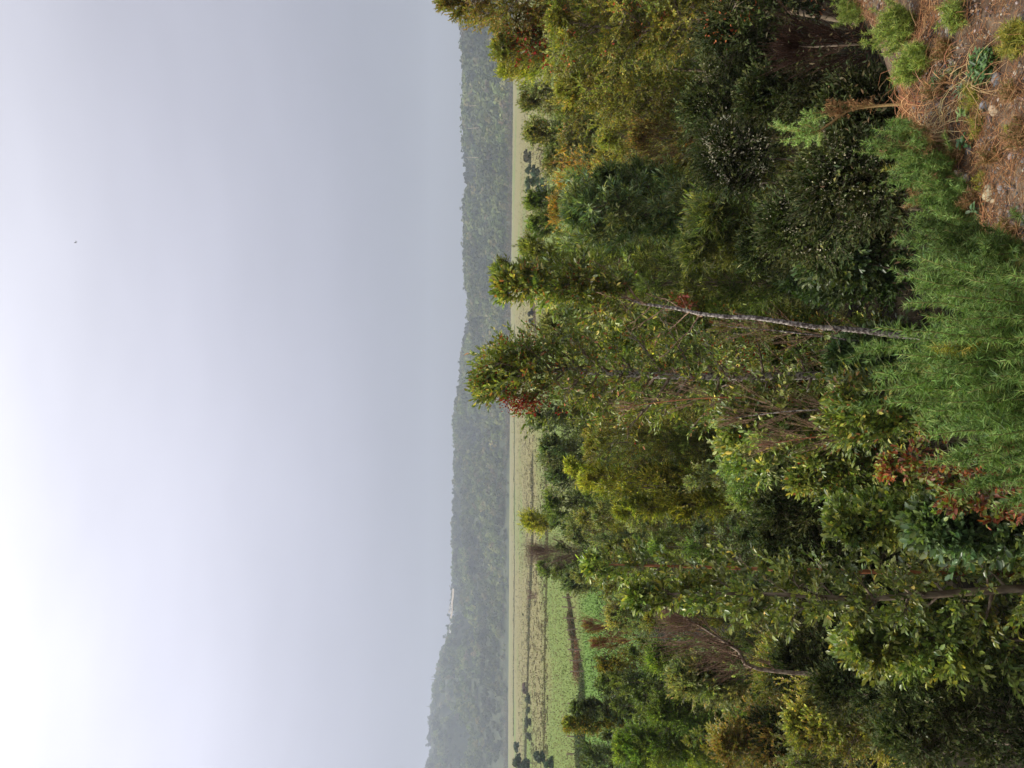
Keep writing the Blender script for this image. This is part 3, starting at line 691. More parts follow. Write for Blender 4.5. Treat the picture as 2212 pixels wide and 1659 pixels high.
T('slender_leaved_tree', 'narrow-leaved bush in the dark gap beside the bright narrow-leaved one', 'shrub', 'slender', (1480, 545), 10.4, hw=60, Xb=1700, n1=24, n2=5, n3=4, r0=.025, seed=8)
T('broad_leaved_shrub', 'dark broad-leaved shrub standing at the dark hollow behind the gorse', 'shrub', 'broad', (1690, 590), 10.4, hw=85, Xb=2000, n1=40, n2=6, n3=4, r0=.025, seed=9, stems=2)
T('broad_leaved_shrub', 'small broad-leaved shrub with round leaves at the edge of the dark hollow', 'shrub', 'broad', (1735, 560), 9.0, hw=50, Xb=1900, n1=16, n2=5, n3=4, r0=.02, seed=10)
T('grey_leaved_tree', 'grey-green glossy bush between the curved trunk and the central tree', 'shrub', 'grey', (1172, 700), 13, hw=52, Xb=1500, n1=32, n2=5, n3=4, r0=.03, seed=11, scale=1.3)
T('yellowing_shrub', 'green and yellow leaved shrub right behind the central trunk', 'shrub', 'notro', (1290, 740), 11.6, hw=80, Xb=1800, n1=44, n2=6, n3=4, r0=.03, seed=12, flowers=[('red_flowers', 18, 4, .03, RED, .03, None)])
T('broad_leaved_shrub', 'leafy shrub around the lower part of the central mottled trunk', 'shrub', 'notro', (1660, 745), 11.2, hw=70, Xb=1930, n1=28, n2=6, n3=4, r0=.025, seed=13)
T('broad_leaved_shrub', 'yellow-green leafy shrub left of the central trunk with pale twigs', 'shrub', 'bigleaf', (1560, 935), 9.2, hw=100, Xb=1950, n1=42, n2=6, n3=4, r0=.03, seed=14, flowers=[('red_flowers', 22, 4, .035, RED, .03, None)], twscale=1.1)
T('olive_shrub', 'olive small-leaved tree left of the red-blossomed tree', 'tree', 'olive', (1262, 960), 15.5, hw=70, Xb=1700, n1=46, n2=6, n3=4, r0=.04, seed=15)
T('blue_tree', 'dark blue-green tree tip against the meadow left of the red blossoms', 'tree', 'blue', (1138, 905), 22, hw=48, Xb=1450, n1=40, n2=6, n3=4, r0=.05, seed=16, scale=1.4, twscale=1.4)
T('blue_tree', 'dark blue-green tree, second left of the red blossoms', 'tree', 'blue', (1166, 965), 23, hw=48, Xb=1450, n1=38, n2=6, n3=4, r0=.05, seed=17, scale=1.4, twscale=1.4)
T('blue_tree', 'dark blue-green tree behind the yellow one near the rail fence', 'tree', 'blue', (1180, 1025), 24, hw=48, Xb=1450, n1=38, n2=6, n3=4, r0=.05, seed=18, scale=1.4, twscale=1.4)
T('blue_tree', 'green tree standing between the rail fence and the small yellow tip', 'tree', 'green', (1178, 1088), 25, hw=48, Xb=1450, n1=38, n2=6, n3=4, r0=.05, seed=19, scale=1.4, twscale=1.4)
T('yellow_tree', 'bright yellow-green feathery tree, largest yellow crown left of centre', 'tree', 'yellow', (1250, 1035), 15.5, hw=60, Xb=1640, n1=44, n2=6, n3=4, r0=.04, seed=20, stems=3)
T('yellow_tree', 'yellow-green feathery shoot to the right of the largest yellow crown', 'tree', 'yellow', (1222, 1002), 16, hw=28, Xb=1560, n1=24, n2=5, n3=4, r0=.03, seed=21, prof='col')
T('yellow_tree', 'yellow-green feathery tree on the left flank of the largest yellow crown', 'tree', 'yellow', (1330, 1105), 15, hw=42, Xb=1620, n1=30, n2=6, n3=4, r0=.03, seed=22, stems=2)
T('yellow_tree', 'small yellow tree tip overlapping the meadow beside the bare grey tree', 'tree', 'yellow', (1134, 1126), 29, hw=24, Xb=1240, n1=18, n2=5, n3=4, r0=.05, seed=23, scale=1.3, twscale=1.4)
T('olive_shrub', 'olive-green bushy tree filling the space below the bright yellow crown', 'shrub', 'green', (1580, 1060), 12, hw=80, Xb=1850, n1=36, n2=6, n3=4, r0=.03, seed=24, stems=2)
T('olive_shrub', 'fine-leaved green bush between the yellow trees and the red-stemmed saplings', 'shrub', 'green', (1400, 1180), 14.5, hw=75, Xb=1750, n1=40, n2=6, n3=4, r0=.03, seed=25, stems=2)
T('grey_leaved_tree', 'grey-green small-leaved tree just below the bare grey tree', 'tree', 'grey', (1225, 1150), 23, hw=50, Xb=1450, n1=34, n2=6, n3=4, r0=.04, seed=26, scale=1.2, twscale=1.3)
T('bare_tree', 'leafless grey-purple twiggy tree fanning out in front of the meadow', 'tree', 'blue', (1150, 1185), 26, base=1195, hw=52, Xb=1330, n1=44, n2=6, n3=4, r0=.05, seed=27, dead=.25, twc=(1.1, 1.0, 1.0), prof='fan', twscale=2.2)
T('blue_tree', 'green leafy tree tip left of the bare grey tree', 'tree', 'green', (1160, 1222), 26.5, hw=30, Xb=1330, n1=22, n2=6, n3=3, r0=.04, seed=28, scale=1.3, twscale=1.3)
T('blue_tree', 'round blue-green tree standing at the corner of the bright green paddock', 'tree', 'blue', (1215, 1258), 25, hw=40, Xb=1450, n1=42, n2=6, n3=4, r0=.05, seed=29, scale=1.35, twscale=1.3)
T('olive_shrub', 'olive and orange tinged tree under the round blue-green tree', 'tree', 'olive', (1290, 1245), 18, hw=60, Xb=1560, n1=38, n2=6, n3=4, r0=.04, seed=30, scale=1.15)
T('yellowing_shrub', 'olive green small-leaved tree deep behind the central trunk', 'tree', 'olive', (1215, 790), 17, hw=85, Xb=1700, n1=60, n2=6, n3=4, r0=.04, seed=90, scale=1.2)
T('yellowing_shrub', 'green small-leaved tree deep behind the gap between the two main trunks', 'tree', 'green', (1230, 680), 18, hw=80, Xb=1700, n1=56, n2=6, n3=4, r0=.04, seed=91, scale=1.3)
T('yellowing_shrub', 'olive tree deep behind the blossoms left of the central trunk', 'tree', 'olive', (1225, 870), 18, hw=80, Xb=1700, n1=56, n2=6, n3=4, r0=.04, seed=92, scale=1.2)
T('thicket_shrub', 'fine-leaved green shrub between yellow crown and the leafy shrub left of the central trunk', 'shrub', 'green', (1560, 1010), 11.5, hw=70, Xb=1900, n1=40, n2=6, n3=4, r0=.03, seed=93, stems=2)
T('thicket_shrub', 'olive leafy shrub below the yellow crown beside the red-stemmed sapling', 'shrub', 'notro', (1700, 1035), 9.0, hw=75, Xb=2100, n1=40, n2=6, n3=4, r0=.03, seed=94, stems=2)
T('thicket_shrub', 'shaded leafy shrub at the base of the central mottled trunk behind the gorse', 'shrub', 'notro', (1800, 880), 7.6, hw=85, Xb=2100, n1=40, n2=6, n3=4, r0=.02, seed=95)
T('thicket_shrub', 'shaded leafy shrub behind the tallest gorse between the two pale trunks', 'shrub', 'broad', (1800, 775), 9.4, hw=50, Xb=2050, n1=30, n2=6, n3=4, r0=.02, seed=96)
T('thicket_shrub', 'dark shrub in the hollow right of the white-flowered bush', 'shrub', 'shade_leaf', (1600, 200), 8.8, hw=80, Xb=1900, n1=38, n2=6, n3=4, r0=.02, seed=97)
T('thicket_shrub', 'dark low shrub in the hollow behind the upright gorse stalk', 'shrub', 'shade_leaf', (1780, 240), 7.0, hw=85, Xb=2000, n1=36, n2=6, n3=4, r0=.02, seed=98)
T('thicket_shrub', 'dark shrub in the black gap between curved trunk and white-dotted bush', 'shrub', 'shade_leaf', (1600, 520), 9.4, hw=70, Xb=1950, n1=36, n2=6, n3=4, r0=.02, seed=99)
for q_, (a_, b_, bs_, D_, lb_) in enumerate([((1560, 905), 0, 880, 8.6, 'bare pale stem leaning left from the foot of the central trunk'), ((1640, 960), 0, 900, 8.4, 'crooked reddish bare stem beside the left flank of the gorse'),
        ((1330, 880), 0, 872, 9.4, 'long thin reddish bare stem just left of the central mottled trunk'), ((1540, 700), 0, 765, 9.2, 'thin bare stem slanting between the two pale trunks')]):
    T('bare_sapling', lb_, 'sapling', 'olive', a_, D_, base=bs_, hw=48, Xb=1900, n1=16, n2=3, n3=2, r0=.022, seed=120 + q_, dead=.15, twc=(1.7, 1.4, 1.2), bark='redbark' if q_ in (1, 2) else 'birch', prof='spire', twscale=1.2)
# --- left foreground saplings
T('red_stemmed_sapling', 'tall sapling with thin red stem and glossy leaves, right one of the pair', 'sapling', 'bigleaf', (1254, 1220), 7.6, base=1243, hw=44, Xb=2212, n1=44, n2=4, n3=3, r0=.032, seed=31, bark='redbark',
  bend=[(2212, 1240), (1800, 1232), (1500, 1224), (1350, 1220)], prof='spire', density=.4, scale=.85, twscale=.8)
T('red_stemmed_sapling', 'sapling with reddish grey crooked stem and large leaves, left one of the pair', 'sapling', 'bigleaf', (1345, 1288), 7.2, base=1268, hw=92, Xb=2300, n1=50, n2=5, n3=3, r0=.047, seed=32, bark='greybark',
  bend=[(2212, 1270), (2000, 1285), (1830, 1292), (1700, 1284), (1500, 1282)], prof='spire', density=.6, scale=.9, twscale=.85)
T('bigleaf_shrub', 'large-leaved bush left of the crooked stem in the lower left', 'shrub', 'bigleaf', (1820, 1390), 7.6, hw=110, Xb=2300, n1=46, n2=6, n3=4, r0=.03, seed=33, stems=2)
T('bigleaf_shrub', 'large-leaved bush right of the red-stemmed sapling in the lower left', 'shrub', 'bigleaf', (1790, 1130), 7.8, hw=85, Xb=2300, n1=40, n2=6, n3=4, r0=.03, seed=34, stems=2)
T('red_leaved_shrub', 'shrub with red-brown autumn leaves beside the left edge of the gorse', 'shrub', 'redleaf', (1900, 1010), 6.4, hw=60, Xb=2300, n1=20, n2=4, n3=2, r0=.015, seed=35, density=.8, twscale=.7)
T('red_leaved_shrub', 'low shrub with a cluster of dark red leaves in the lower left', 'shrub', 'redleaf', (2040, 1075), 5.6, hw=45, Xb=2300, n1=14, n2=4, n3=2, r0=.015, seed=36, density=.8, twscale=.7)
T('broad_leaved_shrub', 'dark broad-leaved shrub in the shade between the sapling and the red leaves', 'shrub', 'broad', (1980, 1130), 6.6, hw=70, Xb=2300, n1=26, n2=6, n3=4, r0=.02, seed=37)
# --- left side
T('leaning_dead_bush', 'leaning purple-brown leafless bush above the left foreground', 'bush', 'blue', (1440, 1310), 9.6, base=1460, hw=95, Xb=2080, n1=34, n2=5, n3=3, r0=.035, seed=38, dead=.12, twc=(1.0, .82, .74), bark='twig', prof='fan', twscale=1.1, bend=[(1690, 1452), (1590, 1400), (1510, 1350)])
T('dry_brown_tree', 'reddish-brown dry tree standing in front of the bright green paddock', 'tree', 'bronze', (1264, 1350), 22, hw=26, Xb=1400, n1=26, n2=6, n3=4, r0=.03, seed=39, dead=.35, twc=(1.3, .75, .55), twscale=1.2, bark='redbark')
T('dry_brown_tree', 'reddish-brown dry sapling at the left side of the bright green paddock', 'tree', 'bronze', (1280, 1392), 21.5, hw=16, Xb=1400, n1=18, n2=5, n3=4, r0=.03, seed=40, dead=.3, twc=(1.4, .7, .5), twscale=1.1, bark='redbark')
T('grey_leaved_tree', 'greyish green tree below the dry brown tree', 'tree', 'grey', (1310, 1325), 20, hw=40, Xb=1500, n1=30, n2=6, n3=4, r0=.04, seed=41, scale=1.2)
T('yellow_leaved_tree', 'yellow-flecked tree at the left edge of the bright green paddock', 'tree', 'olive', (1292, 1437), 20, hw=42, Xb=1560, n1=38, n2=6, n3=4, r0=.04, seed=42, scale=1.2, flowers=[('yellow_leaves', 60, 6, .07, [(1, (.42, .34, .04))], .10, None)])
T('dark_tree', 'dark green pointed tree left of the yellow-flecked tree', 'tree', 'blue', (1286, 1476), 19, hw=40, Xb=1600, n1=42, n2=6, n3=4, r0=.04, seed=43, scale=1.2, prof='cone')
T('dark_tree', 'tallest dark spire among the trees at the lower left of the meadow', 'tree', 'blue', (1232, 1526), 20, hw=42, Xb=1640, n1=52, n2=6, n3=4, r0=.04, seed=44, scale=1.2, prof='cone')
T('yellow_spire_tree', 'thin yellow-green spire rising against the meadow at the left', 'tree', 'olive', (1216, 1566), 20, hw=34, Xb=1500, n1=44, n2=6, n3=4, r0=.04, seed=45, scale=1.15, prof='cone', flowers=[('yellow_leaves', 60, 6, .06, [(1, (.45, .33, .04))], .08, None)])
T('blue_tree', 'rounded bluish tree at the far left edge below the fence', 'tree', 'blue', (1258, 1640), 21, hw=52, Xb=1500, n1=38, n2=6, n3=4, r0=.04, seed=46, scale=1.3, twscale=1.2)
T('bright_conifer', 'bright green feathery conifer-like tree at the left edge', 'tree', 'conif', (1325, 1612), 15.5, hw=80, Xb=1600, n1=64, n2=7, n3=4, r0=.04, seed=47, scale=1.1, prof='cone')
T('bright_conifer', 'deep green feathery tree between the bright conifer and the pale bush', 'tree', 'conif', (1400, 1545), 15, hw=80, Xb=1700, n1=56, n2=7, n3=4, r0=.04, seed=48, prof='cone')
T('pale_bush', 'pale green rounded leafy bush left of the leaning dead bush', 'shrub', 'grey', (1452, 1462), 12.5, hw=55, Xb=1640, n1=44, n2=6, n3=4, r0=.03, seed=49, scale=1.25)
T('green_bush', 'small green pointed bush between pale bush and leaning dead bush', 'shrub', 'conif', (1400, 1420), 15, hw=40, Xb=1560, n1=26, n2=6, n3=4, r0=.03, seed=50)
T('orange_tipped_bush', 'fine bush with orange-tipped plumes at the left edge', 'shrub', 'bronze', (1545, 1610), 11, hw=75, Xb=1850, n1=46, n2=7, n3=4, r0=.03, seed=51, prof='cone')
T('olive_shrub', 'olive-orange fringe bush over the dark hollow at lower left', 'shrub', 'olive', (1640, 1450), 11.5, hw=90, Xb=1850, n1=46, n2=6, n3=4, r0=.03, seed=52, flowers=[('orange_leaves', 50, 6, .05, [(1, (.38, .24, .05))], .07, None)])
T('shaded_bush', 'brownish green fine-twigged bush in the lower left shade', 'shrub', 'olive', (1700, 1560), 9.6, hw=100, Xb=2050, n1=46, n2=7, n3=4, r0=.03, seed=53)
T('shaded_bush', 'dark leafy bush in the extreme lower left corner', 'shrub', 'shade_leaf', (1900, 1590), 7.6, hw=130, Xb=2300, n1=46, n2=6, n3=4, r0=.03, seed=54, stems=2, flowers=[('white_flowers', 14, 4, .03, WHI, .03, None)])
T('shaded_bush', 'dark leafy bush under the large-leaved bush at lower left', 'shrub', 'shade_leaf', (1760, 1480), 8.6, hw=80, Xb=2200, n1=36, n2=6, n3=4, r0=.03, seed=55)
# --- right side
T('bronze_tipped_tree', 'tall bronze-tipped tree at the right edge rising above the hills', 'tree', 'bronze', (935, -20), 13, hw=85, Xb=1400, n1=70, n2=7, n3=4, r0=.07, seed=60, scale=1.1)
T('olive_tree', 'olive tree with bright red leaf clusters near its top, at the right', 'tree', 'olive', (1062, 100), 13.5, hw=75, Xb=1500, n1=64, n2=7, n3=4, r0=.06, seed=61, flowers=[('red_leaves', 34, 12, .06, RED, .055, (1100, 1230, 70, 175)), ('red_leaves', 10, 10, .05, ORG, .06, None)])
T('olive_tree', 'yellow-green pointed tree on the left shoulder of the red-clustered one', 'tree', 'yellow', (1078, 152), 14.5, hw=38, Xb=1400, n1=34, n2=6, n3=4, r0=.04, seed=62, scale=.7)
T('olive_tree', 'big olive tree filling the right edge below the bronze-tipped one', 'tree', 'olive', (1180, 40), 11, hw=95, Xb=1640, n1=64, n2=7, n3=4, r0=.06, seed=63, flowers=[('red_leaves', 26, 9, .045, ORG, .05, None)])
T('olive_tree', 'olive tree with yellowish lower branches above the dark hollow', 'tree', 'olive', (1200, 190), 13, hw=85, Xb=1560, n1=60, n2=7, n3=4, r0=.05, seed=64)
T('grey_leaved_tree', 'grey-green tree touching the strip of meadow, nearest the right edge', 'tree', 'grey', (1124, 222), 21, hw=48, Xb=1420, n1=44, n2=6, n3=4, r0=.05, seed=65, scale=1.25, twscale=1.3)
T('grey_leaved_tree', 'grey-green tree touching the meadow, between the other two grey ones', 'tree', 'grey', (1134, 285), 20, hw=45, Xb=1420, n1=42, n2=6, n3=4, r0=.05, seed=66, scale=1.25, twscale=1.3)
T('grey_leaved_tree', 'greyish tree left of the grey pair and behind the orange bush', 'tree', 'grey', (1176, 345), 20.5, hw=50, Xb=1450, n1=42, n2=6, n3=4, r0=.05, seed=67, scale=1.25, twscale=1.3)
T('orange_bush', 'orange-leaved bush beneath the dark round bushes of the meadow', 'shrub', 'orange', (1206, 395), 19, hw=75, Xb=1420, n1=50, n2=6, n3=4, r0=.04, seed=68, scale=1.15)
T('orange_bush', 'orange-leaved bush behind the crown of the blue-green tree', 'shrub', 'orange', (1190, 445), 18, hw=38, Xb=1350, n1=26, n2=6, n3=4, r0=.04, seed=69, scale=1.15)
T('olive_tree', 'dusty olive tree in the middle of the right-hand thicket', 'tree', 'olive', (1290, 300), 16, hw=80, Xb=1650, n1=56, n2=6, n3=4, r0=.05, seed=70, scale=1.1)
T('grey_leaved_tree', 'yellow-green leafy tree tip rising beside the purple stalks in the meadow', 'tree', 'green', (1140, 488), 24, hw=40, Xb=1400, n1=34, n2=6, n3=4, r0=.05, seed=71, scale=1.4, twscale=1.4)
T('grey_leaved_tree', 'green leafy tree tip over the meadow strip, right of the purple stalks', 'tree', 'green', (1134, 436), 25, hw=32, Xb=1350, n1=28, n2=6, n3=4, r0=.05, seed=72, scale=1.4, twscale=1.4)
T('slender_leaved_tree', 'narrow-leaved tree whose thin tips cross the purple stalks', 'tree', 'slender', (1128, 535), 14, hw=40, Xb=1480, n1=30, n2=6, n3=4, r0=.03, seed=73)
T('brown_twiggy_bush', 'brown half-dead twiggy bush deep in the right-hand thicket', 'shrub', 'bronze', (1370, 290), 13, hw=70, Xb=1560, n1=44, n2=5, n3=3, r0=.03, seed=74, dead=.9, twc=(1.0, .8, .6), twscale=1.0)
T('shaded_thicket_bush', 'shade-darkened green bush below the olive trees at the right edge', 'shrub', 'shade_leaf', (1520, 60), 9.5, hw=110, Xb=1780, n1=50, n2=6, n3=4, r0=.03, seed=75, flowers=[('orange_leaves', 20, 8, .04, ORG, .05, None)])
T('shaded_thicket_bush', 'shade-darkened green bush with small white blossom left of the other dark one', 'shrub', 'shade_leaf', (1480, 215), 9.6, hw=100, Xb=1760, n1=50, n2=6, n3=4, r0=.03, seed=76, flowers=[('white_flowers', 60, 5, .028, WHI, .03, None)])
T('white_flowering_bush', 'shaded bush covered with clusters of cream-white flowers', 'shrub', 'shade_leaf', (1530, 325), 8.2, hw=70, Xb=1680, n1=36, n2=6, n3=4, r0=.025, seed=77, flowers=[('white_flowers', 260, 6, .030, WHI, .03, None)])
T('white_flowering_bush', 'deeply shaded bush with scattered pale flowers behind the gorse stalk', 'shrub', 'shade_leaf', (1740, 400), 6.3, hw=110, Xb=1980, n1=44, n2=6, n3=4, r0=.025, seed=78, flowers=[('white_flowers', 330, 4, .020, WHI, .02, None)])
T('white_flowering_bush', 'dark bush with a few cream flowers just under the white-flowered one', 'shrub', 'shade_leaf', (1660, 470), 7.4, hw=80, Xb=1880, n1=34, n2=6, n3=4, r0=.025, seed=79, flowers=[('white_flowers', 110, 5, .024, WHI, .03, None)])
T('shaded_bush', 'brown dead undergrowth bush in the dark hollow at the right', 'shrub', 'bronze', (1690, 90), 6.8, hw=110, Xb=1950, n1=26, n2=5, n3=4, r0=.015, seed=80, dead=.06, twc=(.22, .14, .11), twscale=.9, prof='fan')  # twig colour darkened to paint in the shadow of the hollow

# --- the thicket between: slim saplings packed together
def copy_tree(o):
    c = o.copy(); C.objects.link(c)
    for ch in o.children:
        d = ch.copy(); C.objects.link(d); d.parent = c
    return c
rf = np.random.default_rng(77)
SAPL = {'grey': 'slim grey-green sapling packed in the dense thicket', 'olive': 'slim olive sapling packed in the dense thicket', 'green': 'slim green sapling packed in the dense thicket',
        'blue': 'slim blue-green sapling packed in the dense thicket', 'slender': 'slim narrow-leaved sapling packed in the dense thicket', 'shade_leaf': 'slim dark sapling in the shaded lower thicket'}
protos = {}
rows = [(26, 1192, 16, 20, 58), (22, 1238, 22, 16, 64), (18.5, 1300, 28, 20, 72), (15.5, 1390, 34, 10, 78), (13, 1500, 40, 40, 92), (11, 1640, 40, 0, 120)]
for D_, Xr, jit, y0_, step in rows:
    Yq = y0_
    while Yq < 1680:
        Xt = Xr + rf.uniform(-jit, jit); Y_ = Yq + rf.uniform(-16, 16); Yq += step
        if Y_ > 1265: Xt = max(Xt, (1345 if Y_ < 1450 else 1290) + rf.uniform(0, 30))
        if D_ > 20 and Y_ > 1265: continue
        if D_ == 11 and (Y_ < 560 or 560 < Y_ < 760): continue
        if Y_ < 200: k_ = rf.choice(['olive', 'olive', 'green'])
        elif Y_ < 460: k_ = rf.choice(['grey', 'olive', 'grey'])
        elif Y_ < 680: k_ = rf.choice(['slender', 'grey', 'green'])
        elif Y_ < 980: k_ = rf.choice(['olive', 'green', 'slender'])
        elif Y_ < 1250: k_ = rf.choice(['green', 'grey', 'blue', 'olive'])
        else: k_ = rf.choice(['blue', 'green', 'green', 'olive'])
        if D_ <= 11: k_ = 'shade_leaf'
        k_ = str(k_); p = P(Xt, Y_, D_); zb = gz(p[0], D_) - .05; Hn = p[2] - zb
        if Hn < 1.2: continue
        var = int(rf.integers(0, 2)); key = (k_, var)
        if key not in protos:
            t_ = tree('thicket_sapling', SAPL[k_], 'sapling', k_, (Xt, Y_), D_, hw=62 * 20 / D_ * .9, Xb=hor(Y_) + (P(0, Y_, D_)[2] * 0) + (EYE - zb - Hn * .25) * F / D_, n1=54, n2=5, n3=4, r0=.03,
                      seed=500 + len(protos) * 7, prof='tower', stems=3, group='saplings packed in the thicket', scale=1.15, twscale=1.15, twc=(1.25, 1.15, 1.05))
            protos[key] = (t_, Hn)
        else:
            src, Hs = protos[key]; c = copy_tree(src); c.location = (p[0], D_, zb)
            sz = Hn / Hs; sx = rf.uniform(.8, 1.15) * min(max(sz, .75), 1.2); c.scale = (sx, sx, sz); c.rotation_euler.z = rf.uniform(0, 6.28); c['label'] = SAPL[k_]

# bushes out in the meadow
def meadow_bush(Xt, Xf, Y, wpx, name, label, col, group=None, conic=False, tk=0., cat='bush'):
    x, D = onfield(Xf, Y); z = gz(x, D); h = (Xf - Xt) / F * D; w_ = wpx / F * D
    far_tree(rng, x, D, z, w_, h, name, label, cat, group, conic, tuple(c_ * 1.3 for c_ in col), tk=tk - .12, nq=2200)
rng = np.random.default_rng(9)
for a_ in [(1130, 1152, 341, 30, 'brownish dark round bush in the meadow, nearest the right', (.075, .075, .045)),
           (1127, 1166, 369, 34, 'dark green round bush in the meadow with domed top, middle of the clump', (.05, .075, .04)),
           (1133, 1180, 392, 36, 'green bush in the front of the meadow clump', (.075, .11, .045)),
           (1132, 1184, 411, 36, 'dark bush at the left end of the meadow clump', (.05, .07, .04)),
           (1142, 1166, 278, 26, 'dark bush half hidden by grey-green trees at the right of the meadow', (.05, .075, .045))]:
    meadow_bush(a_[0], a_[1], a_[2], a_[3], 'meadow_bush', a_[4], a_[5], 'round bushes in the right part of the meadow')
for a_ in [(1141, 1156, 677, 20, 'dark bush in the meadow seen just left of the slender tree crown', (.055, .055, .05)),
           (1143, 1157, 695, 22, 'dark bush beside bare brown patch in the meadow', (.055, .06, .05))]:
    meadow_bush(a_[0], a_[1], a_[2], a_[3], 'meadow_bush', a_[4], a_[5], 'dark bushes in the middle of the meadow')
meadow_bush(1124, 1141, 1487, 24, 'meadow_bush', 'round brown leafless bush standing by the long wire fence', (.15, .11, .085))
meadow_bush(1109, 1132, 1612, 24, 'meadow_tree', 'small dark tree with visible trunk standing alone in the meadow', (.05, .075, .04), tk=.35, cat='tree')
for a_ in [(1136, 1145, 1510, 26, 'low dark shrub left of the round brown bush'), (1137, 1145, 1533, 20, 'small dark shrub in the middle of the fence-side row'),
           (1136, 1147, 1560, 24, 'low grey-green shrub near the lone meadow tree'), (1139, 1147, 1590, 22, 'low shrub under the lone meadow tree')]:
    meadow_bush(a_[0], a_[1], a_[2], a_[3], 'meadow_bush', a_[4], (.07, .085, .045), 'low shrubs along the long wire fence')
meadow_bush(1128, 1133, 1328, 6, 'meadow_bush', 'tiny dark round bush right on the wire fence line', (.05, .07, .04))
for a_ in [(1108, 1150, 1650, 44, 'bluish bush at the left edge of the photo, farthest into the meadow'), (1146, 1180, 1637, 36, 'dark green bush at the left edge, middle one of three'),
           (1178, 1196, 1650, 34, 'dark green bush at the left edge, nearest of three')]:
    meadow_bush(a_[0], a_[1], a_[2], a_[3], 'meadow_bush', a_[4], (.055, .08, .045), 'bushes at the left edge of the meadow')
# purple dead stalks
def stalks(Xt, Xf, Y, n_, label, col):
    x, D = onfield(Xf, Y); h = (Xf - Xt) / F * D; z = gz(x, D)
    o = empty('dead_stalks', (x, D, z)); b = MB(); p0 = rng.normal(size=(n_, 3)) * [h * .22, h * .22, 0]; d = rng.normal(size=(n_, 3)) * .22; d[:, 2] = 1
    p1 = p0 + unit(d) * (h * rng.uniform(.6, 1, n_))[:, None]; cones(b, p0, p1, .05, .02, col); b.build('stems', M['twig'], o)
    b = MB(); pp = np.repeat(p1, 14, 0) + rng.normal(size=(n_ * 14, 3)) * h * .07; leaves(b, rng, pp, rnd_unit(rng, len(pp)), rnd_unit(rng, len(pp)), h * .09, .6, pick(rng, [(1, (.16, .09, .08))], len(pp))); b.build('seed_heads', M['dull'], o)
    tag(o, label, 'dead plant')
stalks(1128, 1166, 527, 26, 'clump of purple-brown dead stalks in front of the meadow strip', (.9, .6, .6))
stalks(1138, 1160, 1286, 18, 'purplish dead plant clump by the wire fence in the left meadow', (1, .7, .7))
# ------------------------------------------------------------------ undergrowth on the slope
rng = np.random.default_rng(17)
n = 60000
D = rng.uniform(4.2, 62, n) ** 1.0; u = rng.uniform(-.58, .58, n); x = u * D; s = bank_s(x, D); kp = s > 1.6; x = x[kp]; D = D[kp]; n = len(x)
hh = rng.uniform(.0, .5, n) * (1 + np.clip(D / 20, 0, 2)) * np.clip(1 + noise2(x, D, 61, 5, 2) * .8, .1, 2)
mb = MB(); d = rnd_unit(rng, n); d[:, 2] = np.abs(d[:, 2])
leaves(mb, rng, np.stack([x, D, ground_z(x, D) + hh], -1), d, rnd_unit(rng, n), rng.uniform(.05, .10, n) * (.35 + D / 22), .35,
       pick(rng, [(3, (.05, .065, .025)), (2, (.09, .075, .035)), (1, (.03, .045, .018)), (1, (.11, .07, .035))], n, .3))
tag(mb.build('undergrowth', M['dull']), 'dark ferny undergrowth covering the slope beneath the trees', 'undergrowth', kind='stuff')

# ------------------------------------------------------------------ gorse
GP = [(5, (.135, .24, .05)), (2.5, (.21, .32, .07)), (1.5, (.075, .15, .04))]
GY_ = [(3, (.26, .27, .035)), (2, (.36, .29, .04)), (1, (.15, .20, .035))]
GB = [(3, (.27, .15, .065)), (2, (.36, .21, .09)), (1, (.20, .11, .05))]
def spines(mb, rng, p0, p1, per, L, pal, wd=.0010, brown=None):
    """spines all round each stem piece p0-p1"""
    n_ = len(p0); seg = np.linalg.norm(p1 - p0, axis=1); m_ = np.maximum((seg * per).astype(int), 3)
    idx = np.repeat(np.arange(n_), m_); N_ = len(idx); t = rng.uniform(0, 1, N_)
    p = p0[idx] * (1 - t[:, None]) + p1[idx] * t[:, None]; d0 = unit(p1 - p0)[idx]
    a = rnd_unit(rng, N_); perp = unit(a - (a * d0).sum(-1, keepdims=True) * d0)
    d = unit(perp + d0 * rng.uniform(.2, .9, (N_, 1)))
    Ln = L * rng.uniform(.55, 1.3, N_)
    s = unit(np.cross(d, rnd_unit(rng, N_))) * wd
    col = pick(rng, pal, N_, .2) * np.repeat(rng.uniform(.85, 1.2, n_), m_)[:, None]
    if brown is not None:
        bw = np.clip(brown[idx] + rng.normal(size=N_) * .15, 0, 1)[:, None]; col = col * (1 - bw) + pick(rng, GB, N_) * bw
    V = np.stack([p - s, p + s, p + d * Ln[:, None]], 1)
    mb.add(V.reshape(-1, 3), tris=np.arange(N_ * 3).reshape(-1, 3), col=np.repeat(col, 3, 0))
